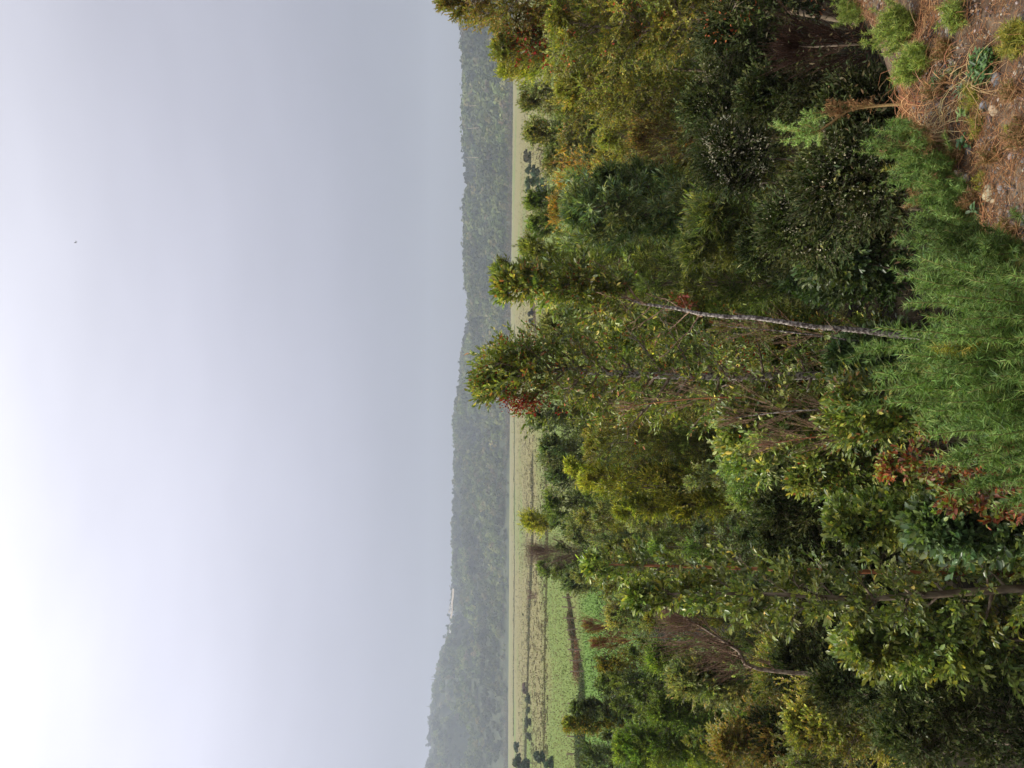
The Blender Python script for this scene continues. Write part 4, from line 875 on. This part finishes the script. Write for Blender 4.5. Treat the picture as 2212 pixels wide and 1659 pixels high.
def shoot(rng, p, d, L, sb, gb, pal, r=.004, side=.13, ns=None, per=330, spl=.017, brown_low=.3, dens_side=1., curve=.25):
    """one spiny shoot with side shoots; p start, d direction"""
    nseg = 8; t = np.linspace(0, 1, nseg + 1)[:, None]
    pts = p + d * L * t + np.array([0, 0, curve * L]) * t ** 2 + np.cumsum(rng.normal(size=(nseg + 1, 3)), 0) * L * .012
    tube(sb, pts, np.linspace(r, r * .35, nseg + 1), 4, (.20, .20, .07))
    br = np.clip((brown_low - t[:-1, 0]) * 5, 0, 1)
    spines(gb, rng, pts[:-1], pts[1:], per, spl, pal, brown=br)
    ns = ns if ns is not None else int(L / .035 * dens_side)
    ts = rng.uniform(.12, .93, ns); q0 = interp_pts(pts, ts); a = rnd_unit(rng, ns); dd = unit(d); perp = unit(a - (a @ dd)[:, None] * dd)
    sd = unit(perp * .8 + dd * .7 + [0, 0, .25]); sl_ = side * (1.1 - ts * .75) * rng.uniform(.5, 1.2, ns)
    q1 = q0 + sd * sl_[:, None]
    cones(sb, q0, q1, .0018, .001, (.12, .18, .05))
    spines(gb, rng, q0, q1, per, spl, pal, brown=np.clip((brown_low - ts) * 5, 0, 1))
def gorse(label, Xc, Yc, H, Rpx, nsh, seed, pal=GP, group='gorse bushes along the edge of the bank', brown_low=.25, side=.12, D=None):
    """bush on the bank whose top is seen around (Xc, Yc); H: its height"""
    rng = np.random.default_rng(seed); dep = (Xc - hor(Yc)) / F
    if D is None:
        D = 2.5
        for _ in range(60): D = .7 * D + .3 * (EYE - gz((829.5 - Yc) / F * D, D) - H) / dep
    c = P(Xc, Yc, D); Rm = Rpx / F * D
    org = np.array([c[0], D, gz(c[0], D)]); Ht = c[2] - org[2]
    o = empty('gorse_bush', org); sb = MB(); gb = MB()
    for k_ in range(int(nsh * 1.5)):
        a = rng.uniform(0, 6.28); r_ = math.sqrt(rng.uniform(0, 1)); dxy = np.array([math.cos(a), math.sin(a), 0])
        pb = dxy * r_ * Rm * .5; pb[2] = gz(org[0] + pb[0], org[1] + pb[1]) - org[2]
        zt = gz(org[0] + dxy[0] * Rm * r_, org[1] + dxy[1] * Rm * r_) - org[2]
        tgt = dxy * Rm * r_ + rng.normal(size=3) * [.15, .15, 0] * min(Ht, .4)
        tgt[2] = .55 * zt + Ht * (1 - .35 * r_ ** 2) * (rng.uniform(.55, .92) if k_ % 6 else rng.uniform(.92, 1.14))
        f = rng.uniform(.25, .5) if Ht > .3 else .12
        p = pb * (1 - f) + tgt * f
        if Ht > .3 and k_ % 3 == 0: tube(sb, [pb, (pb + p) / 2 + rng.normal(size=3) * .01, p], [.006, .005, .004], 4, (.30, .20, .11))
        v = tgt - p; L = np.linalg.norm(v) / 1.1
        shoot(rng, p, unit(unit(v) + rng.normal(size=3) * [.17, .17, .1]), L, sb, gb, (pal if rng.uniform() > .035 else (GB if rng.uniform() < .45 else GY_)), brown_low=brown_low + .1 * rng.uniform(-1, 1), side=side * (.32 if k_ % 5 else .8), r=.003, per=900, spl=.021, dens_side=2.6, curve=.12)
    sb.build('stems', M['dry'], o); gb.build('spines', M['gorse'], o)
    tag(o, label, 'gorse bush', group); return o
GR = [(3, (.21, .30, .05)), (2, (.31, .36, .06)), (1, (.13, .20, .05))]
gorse('large gorse bush in front of the pale mottled trunk, tallest point of the gorse', 1890, 690, .80, 75, 75, 201)
gorse('dense gorse bush filling the bottom centre left of the tallest one', 1985, 830, .72, 90, 95, 202)
gorse('dense gorse bush at the left end of the gorse mass', 1975, 930, .72, 60, 70, 203)
gorse('gorse bush with shoots reaching into the dark hollow, right of the tallest one', 1930, 555, .5, 50, 50, 204)
gorse('gorse bush nearest the viewer at the bottom centre', 2150, 875, .36, 80, 80, 205, side=.09)
gorse('gorse bush at the bottom beside the gravel edge', 2085, 735, .32, 40, 54, 206, side=.09)
gorse('low gorse bush between the dark stone and the large gorse bushes', 2005, 480, .20, 28, 34, 207, side=.08)
gorse('gorse bush at the bottom left corner of the gorse mass', 2140, 940, .5, 70, 60, 208, side=.09)
gorse('dense gorse bush in the middle of the gorse mass', 2040, 740, .55, 85, 80, 220, side=.1)
gorse('gorse bush just beyond the dark stone on the bank edge', 1960, 420, .24, 36, 34, 209, side=.08)
gorse('small gorse bush left of the upright stalk with brown tips', 1875, 300, .30, 34, 24, 210, brown_low=.45, side=.08)
gorse('gorse bush with pointed shoots over the hollow beyond the straw tangle', 1915, 355, .26, 34, 26, 221, brown_low=.3, side=.08)
gorse('gorse bush at the right edge where the bank top begins', 1880, 48, .19, 40, 40, 211, pal=GR, side=.08)
gorse('arching gorse bush right of the upright brown stalk', 1922, 128, .15, 38, 34, 212, pal=GR, side=.07)
gorse('gorse spray hanging at the far right over the dark hollow', 1800, 8, .5, 26, 16, 213, pal=GR, D=4.3)
gorse('small gorse tuft on the gravel at the right edge', 2030, 28, .09, 34, 22, 214, pal=GR, side=.05)
gorse('yellow gorse tuft at the lower right corner of the photo', 2165, 72, .08, 44, 30, 215, pal=GY_, brown_low=.15, side=.05)
gorse('yellow gorse seedling on the gravel below the upright stalk', 2080, 205, .07, 22, 9, 216, pal=GY_, side=.04, brown_low=.1)
gorse('thin yellow-green gorse seedling pair on the gravel', 2090, 265, .06, 26, 8, 217, pal=GY_, side=.04, brown_low=.1)
gorse('yellowish gorse sprig growing out of the brown litter by the dark stone', 2108, 385, .05, 18, 7, 218, pal=GY_, side=.04, brown_low=.1)
gorse('yellowed gorse patch inside the dense green gorse', 2085, 745, .50, 40, 12, 219, pal=GY_, brown_low=.1, side=.08)

for k_, (X_, Y_, R_, n_, lb_) in enumerate([(2020, 95, 26, 16, 'brown dead gorse tuft between the two green gorse tufts at the right edge'), (2000, 185, 22, 14, 'brown dead gorse tuft next to the reddish dry twigs'),
        (2035, 330, 26, 18, 'rusty dead gorse clump hanging at the bank edge over the pale straw tangle'), (2075, 420, 20, 12, 'rusty dead gorse sprig right beside the dark slate-grey stone'),
        (2150, 500, 34, 22, 'large rusty dead gorse patch at the bottom edge right of the gorse'), (2120, 330, 24, 12, 'low brown dead gorse on the gravel near the orange-tan pebble'),
        (2175, 280, 34, 18, 'low brown dead gorse at the very bottom edge of the gravel'), (2155, 195, 20, 10, 'small brown dead gorse beside the leafy weed'), (1935, 395, 18, 10, 'brown-tipped dead shoots among the green gorse beyond the straw')]):
    gorse(lb_, X_, Y_, .07 if k_ != 8 else .24, R_, n_, 240 + k_, pal=GB, brown_low=.3, side=.05, group='dead brown gorse tufts on the bank')
# upright half-dead gorse stalk
GS = [(2, (.25, .38, .10)), (1, (.36, .46, .13))]
def stalk():
    rng = np.random.default_rng(300); D = 3.45; foot = P(1966, 216, D); org = np.array([foot[0], D, gz(foot[0], D)])
    o = empty('gorse_stalk', org); sb = MB(); gb = MB(); bb_ = MB()
    def path(l): return smooth_path([P(a, b_, dd) - org for a, b_, dd in l], 16)
    main = path([(1975, 217, 3.45), (1900, 222, 3.5), (1840, 232, 3.5), (1795, 262, 3.5), (1765, 283, 3.5)])
    tube(sb, main, np.linspace(.007, .004, 16), 6, (.40, .28, .12))
    spines(bb_, rng, main[:-1], main[1:], 700, .018, GB, .0014)
    subs = [((1880, 222), (1838, 216), 0), ((1860, 226), (1815, 216), 0), ((1840, 232), (1780, 236), .35), ((1790, 236), (1742, 240), 1), ((1795, 240), (1750, 252), 1),
            ((1895, 221), (1872, 212), 0), ((1765, 283), (1700, 270), 1), ((1765, 283), (1662, 266), 1), ((1760, 284), (1690, 300), 1), ((1752, 284), (1725, 300), 1), ((1765, 283), (1745, 305), 1),
            ((1770, 278), (1735, 262), 1), ((1775, 275), (1738, 290), 1), ((1775, 280), (1770, 300), 1), ((1810, 225), (1790, 222), 0), ((1700, 270), (1680, 262), 1), ((1820, 245), (1800, 236), 0)]
    for (a, b_), (c, d_), g in subs:
        dd = 3.5 + rng.uniform(-.08, .08); q = path([(a, b_, 3.5), ((a + c) / 2, (b_ + d_) / 2 + rng.uniform(-3, 3), (3.5 + dd) / 2), (c, d_, dd)])
        tube(sb, q, np.linspace(.004, .0015, 16), 4, (.34, .26, .10))
        spines(gb if g > .5 else bb_, rng, q[:-1], q[1:], 800, .018, GS if g > .5 else GB, .0013)
        m_ = 12; ts = rng.uniform(.1, .9, m_); q0 = interp_pts(q, ts); dq = unit(q[-1] - q[0]); q1 = q0 + unit(rnd_unit(rng, m_) * .8 + dq * .7) * .035
        spines(gb if g > .5 else bb_, rng, q0, q1, 420, .014, GS if g > .5 else GB, .0022)
    sb.build('stem', M['dry'], o); gb.build('green_spines', M['gorse'], o); bb_.build('brown_spines', M['dry'], o)
    tag(o, 'single upright gorse stalk, brown below and green at the tips, against the dark hollow', 'gorse stalk')
stalk()

# ------------------------------------------------------------------ gravel, stones and litter on the bank top
rng = np.random.default_rng(400)
def surf(n_, ymax=4.2):
    """points on the flat top of the bank inside the view"""
    x = rng.uniform(-.3, 2.6, n_ * 3); y = rng.uniform(1.9, ymax, n_ * 3); s = bank_s(x, y); k_ = (s < .12) & (s > -1.9) & (x / y < .56); return x[k_][:n_], y[k_][:n_]
def pebbles(mb, rng, x, y, r_, col):
    n_ = len(x); ico = np.array([(0, 0, 1), (.89, 0, .45), (.28, .85, .45), (-.72, .53, .45), (-.72, -.53, .45), (.28, -.85, .45), (.72, .53, -.45), (-.28, .85, -.45), (-.89, 0, -.45), (-.28, -.85, -.45), (.72, -.53, -.45), (0, 0, -1)])
    fc = np.array([(0, 1, 2), (0, 2, 3), (0, 3, 4), (0, 4, 5), (0, 5, 1), (1, 6, 2), (2, 7, 3), (3, 8, 4), (4, 9, 5), (5, 10, 1), (6, 7, 2), (7, 8, 3), (8, 9, 4), (9, 10, 5), (10, 6, 1), (11, 7, 6), (11, 8, 7), (11, 9, 8), (11, 10, 9), (11, 6, 10)])
    a = rng.uniform(0, 6.28, n_); ca, sa = np.cos(a), np.sin(a); sc = rng.uniform(.65, 1.3, (n_, 3)) * [1, 1, .65]
    V = ico[None] * (1 + rng.uniform(-.16, .16, (n_, 12, 1))) * sc[:, None, :]
    V = np.stack([V[..., 0] * ca[:, None] - V[..., 1] * sa[:, None], V[..., 0] * sa[:, None] + V[..., 1] * ca[:, None], V[..., 2]], -1) * r_[:, None, None]
    V += np.stack([x, y, ground_z(x, y) + r_ * .2], -1)[:, None, :]
    f = (fc[None] + (np.arange(n_) * 12)[:, None, None]).reshape(-1, 3)
    mb.add(V.reshape(-1, 3), tris=f, col=np.repeat(col, 12, 0))
SC = [(3, (.20, .17, .15)), (2, (.32, .28, .23)), (2, (.12, .11, .11)), (1, (.30, .22, .14)), (.5, (.50, .46, .38))]
x, y = surf(9000); mb = MB(); pebbles(mb, rng, x, y, rng.uniform(.002, .006, len(x)) * (1 + 1.6 * rng.uniform(0, 1, len(x)) ** 6), pick(rng, SC, len(x)))
tag(mb.build('gravel', M['stone']), 'fine mixed gravel lying on top of the bank', 'gravel', kind='stuff')
def stone(X, Y, r_, col, label, flat=.7, D=None, detail=3):
    dep = (X - hor(Y)) / F
    y0 = 2.9
    for _ in range(30):
        x0 = (829.5 - Y) / F * y0; y0 = .5 * y0 + .5 * (EYE - gz(x0, y0)) / dep
    x0 = (829.5 - Y) / F * y0; z0 = gz(x0, y0)
    nt_, nf = 10, 14; th = np.linspace(0, math.pi, nt_); ph = np.arange(nf) * 2 * math.pi / nf
    TH, PH = np.meshgrid(th, ph, indexing='ij'); d = np.stack([np.sin(TH) * np.cos(PH), np.sin(TH) * np.sin(PH), np.cos(TH)], -1)
    pl = rnd_unit(rng, 9); rad = np.min(np.stack([1.0 / np.maximum((d @ q_) / rng.uniform(.72, .98), .35) for q_ in pl], 0), 0); rad = np.minimum(rad, 1.12)
    v = d * rad[..., None] * [r_ * 1.2, r_ * .9, r_ * flat]
    q = []
    for i_ in range(nt_ - 1):
        for j_ in range(nf): q.append((i_ * nf + j_, (i_ + 1) * nf + j_, (i_ + 1) * nf + (j_ + 1) % nf, i_ * nf + (j_ + 1) % nf))
    b = MB(); b.add(v.reshape(-1, 3), quads=q, col=col); o = b.build('stone', M['stone'], None, (x0, y0, z0 + r_ * flat * .45)); o.rotation_euler.z = rng.uniform(0, 6.28)
    tag(o, label, 'stone', 'stones lying on the bank'); return o
stone(2098, 441, .038, (.075, .078, .09), 'dark slate-grey stone with pale face, largest on the bank edge')
stone(2150, 408, .028, (.34, .31, .20), 'yellowish rough stone right of the dark slate-grey stone', .6)
stone(2126, 409, .014, (.36, .33, .33), 'small pale pinkish stone between dark and yellowish stones')
stone(2098, 380, .016, (.40, .38, .32), 'whitish pebble among the brown litter, beside a sprig')
stone(2128, 300, .017, (.25, .24, .22), 'grey rounded stone on open gravel below the seedlings')
stone(2158, 228, .018, (.38, .30, .20), 'tan stone cluster pebble at the lower right gravel')
stone(2165, 160, .022, (.17, .18, .19), 'flat grey stone beside the leafy weed')
stone(2148, 150, .024, (.15, .17, .17), 'greenish grey flat stone above the leafy weed')
stone(2135, 218, .017, (.28, .29, .32), 'bluish light stone next to the yellow seedling')
stone(2108, 335, .012, (.45, .33, .15), 'small orange-tan pebble on the gravel')
stone(2085, 495, .010, (.42, .32, .18), 'small tan pebble at the gravel edge beside low gorse')
stone(2172, 395, .013, (.22, .22, .22), 'small grey stone right of the yellowish rough stone')
stone(2105, 316, .020, (.12, .11, .11), 'dark brown-grey stone near the orange-tan pebble')

# dry straw and dead gorse litter
def litter(n_, L, wd, pal, label, name, ymax=4.2, lift=.03, clump=None, sl=(0.12)):
    x, y = surf(n_, ymax)
    if clump is not None: k_ = rng.uniform(-.9, .9, len(x)) < noise2(x, y, clump, .55, 3); x, y = x[k_], y[k_]
    m_ = len(x); a = rng.uniform(0, 6.28, m_); d = np.stack([np.cos(a), np.sin(a), rng.uniform(-.1, .45, m_)], -1); Ls = L * rng.uniform(.4, 1.4, m_)
    p0 = np.stack([x, y, ground_z(x, y) + rng.uniform(.002, lift, m_)], -1); mid = p0 + d * Ls[:, None] * .5; p1 = mid + (d * [1, 1, -.6] + rng.normal(size=(m_, 3)) * .25) * Ls[:, None] * .5
    p1[:, 2] = np.maximum(p1[:, 2], ground_z(p1[:, 0], p1[:, 1]) + .002)
    b = MB(); c = pick(rng, pal, m_, .25); cones(b, p0, mid, wd, wd * .8, c); cones(b, mid, p1, wd * .8, wd * .4, c)
    tag(b.build(name, M['dry']), label, 'litter', kind='stuff')
litter(34000, .034, .0009, [(3, (.30, .145, .065)), (2, (.42, .24, .11)), (2, (.15, .075, .04))], 'brown dead gorse litter and straw covering the bank top', 'dead_litter', clump=71)
litter(2600, .10, .0009, [(3, (.36, .18, .08)), (2, (.44, .27, .13)), (1, (.2, .1, .05))], 'longer orange-brown dry stems lying tangled on the bank edge', 'dry_stems', lift=.05, clump=72)
# tangle of orange dry stems at the foot of the stalk
def on_bank(X, Y):
    dep = (X - hor(Y)) / F; y0 = 3.
    for _ in range(30):
        x0 = (829.5 - Y) / F * y0; y0 = .5 * y0 + .5 * (EYE - gz(x0, y0)) / dep
    return (829.5 - Y) / F * y0, y0
def tangle(Y0_, Y1_, Xa_, Xb_, n_, L, seed, label, pal, wd=.0016):
    rng = np.random.default_rng(seed); cx, cy = on_bank((Xa_ + Xb_) / 2, (Y0_ + Y1_) / 2); o_ = np.array([cx, cy, gz(cx, cy)]); b = MB()
    for k_ in range(n_):
        x0, y0 = on_bank(rng.uniform(Xa_, Xb_), rng.uniform(Y0_, Y1_)); a = rng.uniform(0, 6.28); l_ = L * rng.uniform(.5, 1.3)
        q = [np.array([x0, y0, gz(x0, y0) + .004])]
        for s_ in range(1, 7):
            a += rng.normal() * .35; q.append(q[-1] + np.array([math.cos(a), math.sin(a), 0]) * l_ / 6)
        q = np.array(q); tt_ = np.linspace(0, 1, 7); q[:, 2] = ground_z(q[:, 0], q[:, 1]) + .004 + np.sin(tt_ * math.pi) * rng.uniform(.01, .07)
        tube(b, q - o_, np.linspace(wd, wd * .5, 7), 4, pick(rng, pal, 1)[0])
    tag(b.build('dry_stem_tangle', M['dry'], None, o_), label, 'dry stems')
OB = [(2, (.42, .22, .10)), (1, (.50, .30, .15)), (1, (.30, .13, .07))]
tangle(195, 265, 1965, 2035, 46, .16, 1, 'tangle of orange-brown dry stems at the foot of the upright stalk', OB)
tangle(250, 345, 2010, 2060, 80, .18, 2, 'pale straw tangle hanging over the bank edge left of the upright stalk', [(2, (.50, .38, .20)), (1, (.42, .26, .13))], .0014)
tangle(115, 175, 2120, 2150, 26, .16, 3, 'sheaf of pale dry grass stems near the leafy weed', [(1, (.52, .36, .17))], .0014)
tangle(135, 200, 1985, 2080, 30, .14, 4, 'thin reddish dry twigs on gravel beside the arching gorse', OB)
tangle(560, 680, 2150, 2205, 26, .2, 5, 'orange dry twigs at the bottom edge next to the gorse', OB)
# two weathered sticks
for (a, b_, c, d_, lb) in [(2122, 116, 2150, 90, 'pale weathered stick lying on the gravel, upper one of the crossed pair'), (2140, 165, 2143, 118, 'grey weathered stick lying on the gravel, lower one of the crossed pair'),
                           (2135, 585, 2170, 572, 'short grey stick on the gravel edge by the gorse')]:
    x0, y0 = on_bank(a, b_); x1, y1 = on_bank(c, d_); p0 = np.array([x0, y0, gz(x0, y0) + .008]); p1 = np.array([x1, y1, gz(x1, y1) + .010]); b = MB()
    q = smooth_path([p0 * 0, (p1 - p0) * .5 + [.004, .003, .004], p1 - p0], 8); tube(b, q, np.linspace(.006, .004, 8) * (1 + .15 * rng.normal(size=8)), 6, (1.1, 1, .95))
    tag(b.build('stick', M['twig'], None, p0), lb, 'stick')
# leafy weeds
def weed(X, Y, rp, n_, L, pal, label, wr=.5):
    x0, y0 = on_bank(X, Y); o_ = empty('weed', (x0, y0, gz(x0, y0))); r_ = rp / F * y0; a = rng.uniform(0, 6.28, n_); rr = np.sqrt(rng.uniform(0, 1, n_)) * r_
    px = x0 + rr * np.cos(a); py = y0 + rr * np.sin(a)
    p = np.stack([rr * np.cos(a), rr * np.sin(a), ground_z(px, py) - gz(x0, y0) + rng.uniform(.01, .05, n_)], -1)
    d = rng.normal(size=(n_, 3)); d[:, 2] = rng.uniform(.1, .8, n_); b = MB(); leaves(b, rng, p, d, rnd_unit(rng, n_) * .4 + [0, 0, 1], L * rng.uniform(.6, 1.3, n_), wr, pick(rng, pal, n_), 'six'); b.build('leaves', M['leaf'], o_)
    b = MB(); cones(b, p * [.6, .6, 0] + [0, 0, .002], p, .0012, .0008, (.6, .9, .5)); b.build('stems', M['twig'], o_)
    tag(o_, label, 'weed', 'small weeds growing in the gravel')
weed(2150, 132, 36, 420, .019, [(2, (.09, .17, .05)), (1, (.13, .22, .06)), (1, (.06, .12, .045))], 'dense leafy green weed at the lower right beside the yellow gorse')
weed(2108, 237, 7, 22, .022, [(1, (.24, .34, .14))], 'tiny pale green rosette on the gravel among dry stems')
weed(2112, 300, 8, 16, .026, [(1, (.08, .16, .07))], 'small weed with two dark leaves on open gravel')
weed(2050, 165, 10, 40, .03, [(1, (.12, .18, .09))], 'small grey-green grass tuft beside the arching gorse', .12)
weed(2110, 185, 9, 40, .03, [(1, (.14, .20, .10))], 'small grey-green grass tuft on the gravel near the sticks', .12)
weed(2135, 442, 8, 12, .024, [(1, (.12, .20, .09))], 'little weed below the dark slate-grey stone')
weed(2085, 148, 12, 40, .03, [(1, (.20, .19, .08))], 'small olive tuft at the bank edge right of the sticks', .12)

# red leaf spray on the curved trunk
b = MB(); c = P(1478, 650, 10.9); o = empty('red_leaf_spray', c); n_ = 90
p = rng.normal(size=(n_, 3)) * [.045, .045, .075]; leaves(b, rng, p, rnd_unit(rng, n_), rnd_unit(rng, n_), rng.uniform(.04, .08, n_), .5, pick(rng, [(3, (.30, .085, .04)), (1, (.22, .05, .03))], n_), 'six'); b.build('leaves', M['leaf'], o)
b = MB(); cones(b, np.zeros((6, 3)) + [-.06, 0, -.2], rng.normal(size=(6, 3)) * .06, .004, .002, (1, .7, .6)); b.build('twigs', M['twig'], o)
tag(o, 'spray of red-brown leaves beside the bare curved trunk', 'leaves')

# birds
M['bird'] = noisemat('dark_plumage', (.05, .05, .06), (.09, .09, .10), 8)
def bird(X, Y, D, span, roll, label):
    c = P(X, Y, D); b = MB(); s = span
    st = [(-.30, 0, .012), (-.2, 0, .03), (-.05, 0, .055), (.1, 0, .05), (.2, .0, .03), (.25, .01, .032), (.31, .01, .012)]
    tube(b, [(0, a * s, z * s) for a, z, _ in st], [r_ * s for *_, r_ in st], 8)
    for sg in (-1, 1):
        v = [(0.03 * sg, .10, .02), (.22 * sg, .16, .12), (.5 * sg, .02, .06), (.24 * sg, .0, .11), (.03 * sg, -.07, .02)]
        v = np.array(v) * s; v2 = v - [0, 0, .012 * s]
        b.add(np.concatenate([v, v2]), quads=[(0, 1, 3, 4), (5, 9, 8, 6), (0, 5, 6, 1), (3, 8, 9, 4)], tris=[(1, 2, 3), (6, 8, 7), (1, 6, 7), (1, 7, 2), (2, 7, 8), (2, 8, 3)])
    v = np.array([(-.03, -.27, 0), (.03, -.27, 0), (.07, -.42, 0), (-.07, -.42, 0)]) * s; b.add(np.concatenate([v, v - [0, 0, .01 * s]]), quads=[(0, 1, 2, 3), (7, 6, 5, 4), (0, 4, 5, 1), (1, 5, 6, 2), (2, 6, 7, 3), (3, 7, 4, 0)])
    o = b.build('bird', M['bird'], None, c, smooth=True); o.rotation_euler = (.2, roll, 1.1); tag(o, label, 'bird'); return o
bird(170, 529, 110, .62, .4, 'largest bird, alone high in the sky at the upper right')
bird(650, 1089, 260, .6, -.3, 'darkest of the three tiny birds in the left part of the sky')
bird(653, 1120, 290, .55, .3, 'tiny bird between the other two in the left part of the sky')
bird(656, 1152, 320, .55, .1, 'faint tiny bird, leftmost of the three in the sky')

# ------------------------------------------------------------------ haze over the valley
HAZE = 0.00032
b = MB(); box(b, (-3600, -60, -20), (3600, 3300, 320))
mh, t, out = newmat('haze'); pv = N(t, 'ShaderNodeVolumePrincipled'); pv.inputs['Color'].default_value = (.62, .685, .81, 1); pv.inputs['Density'].default_value = HAZE
pv.inputs['Anisotropy'].default_value = .25
t.links.new(pv.outputs[0], out.inputs['Volume'])
tag(b.build('haze', mh), 'thin bluish haze hanging over the valley and hills', 'haze', kind='stuff')
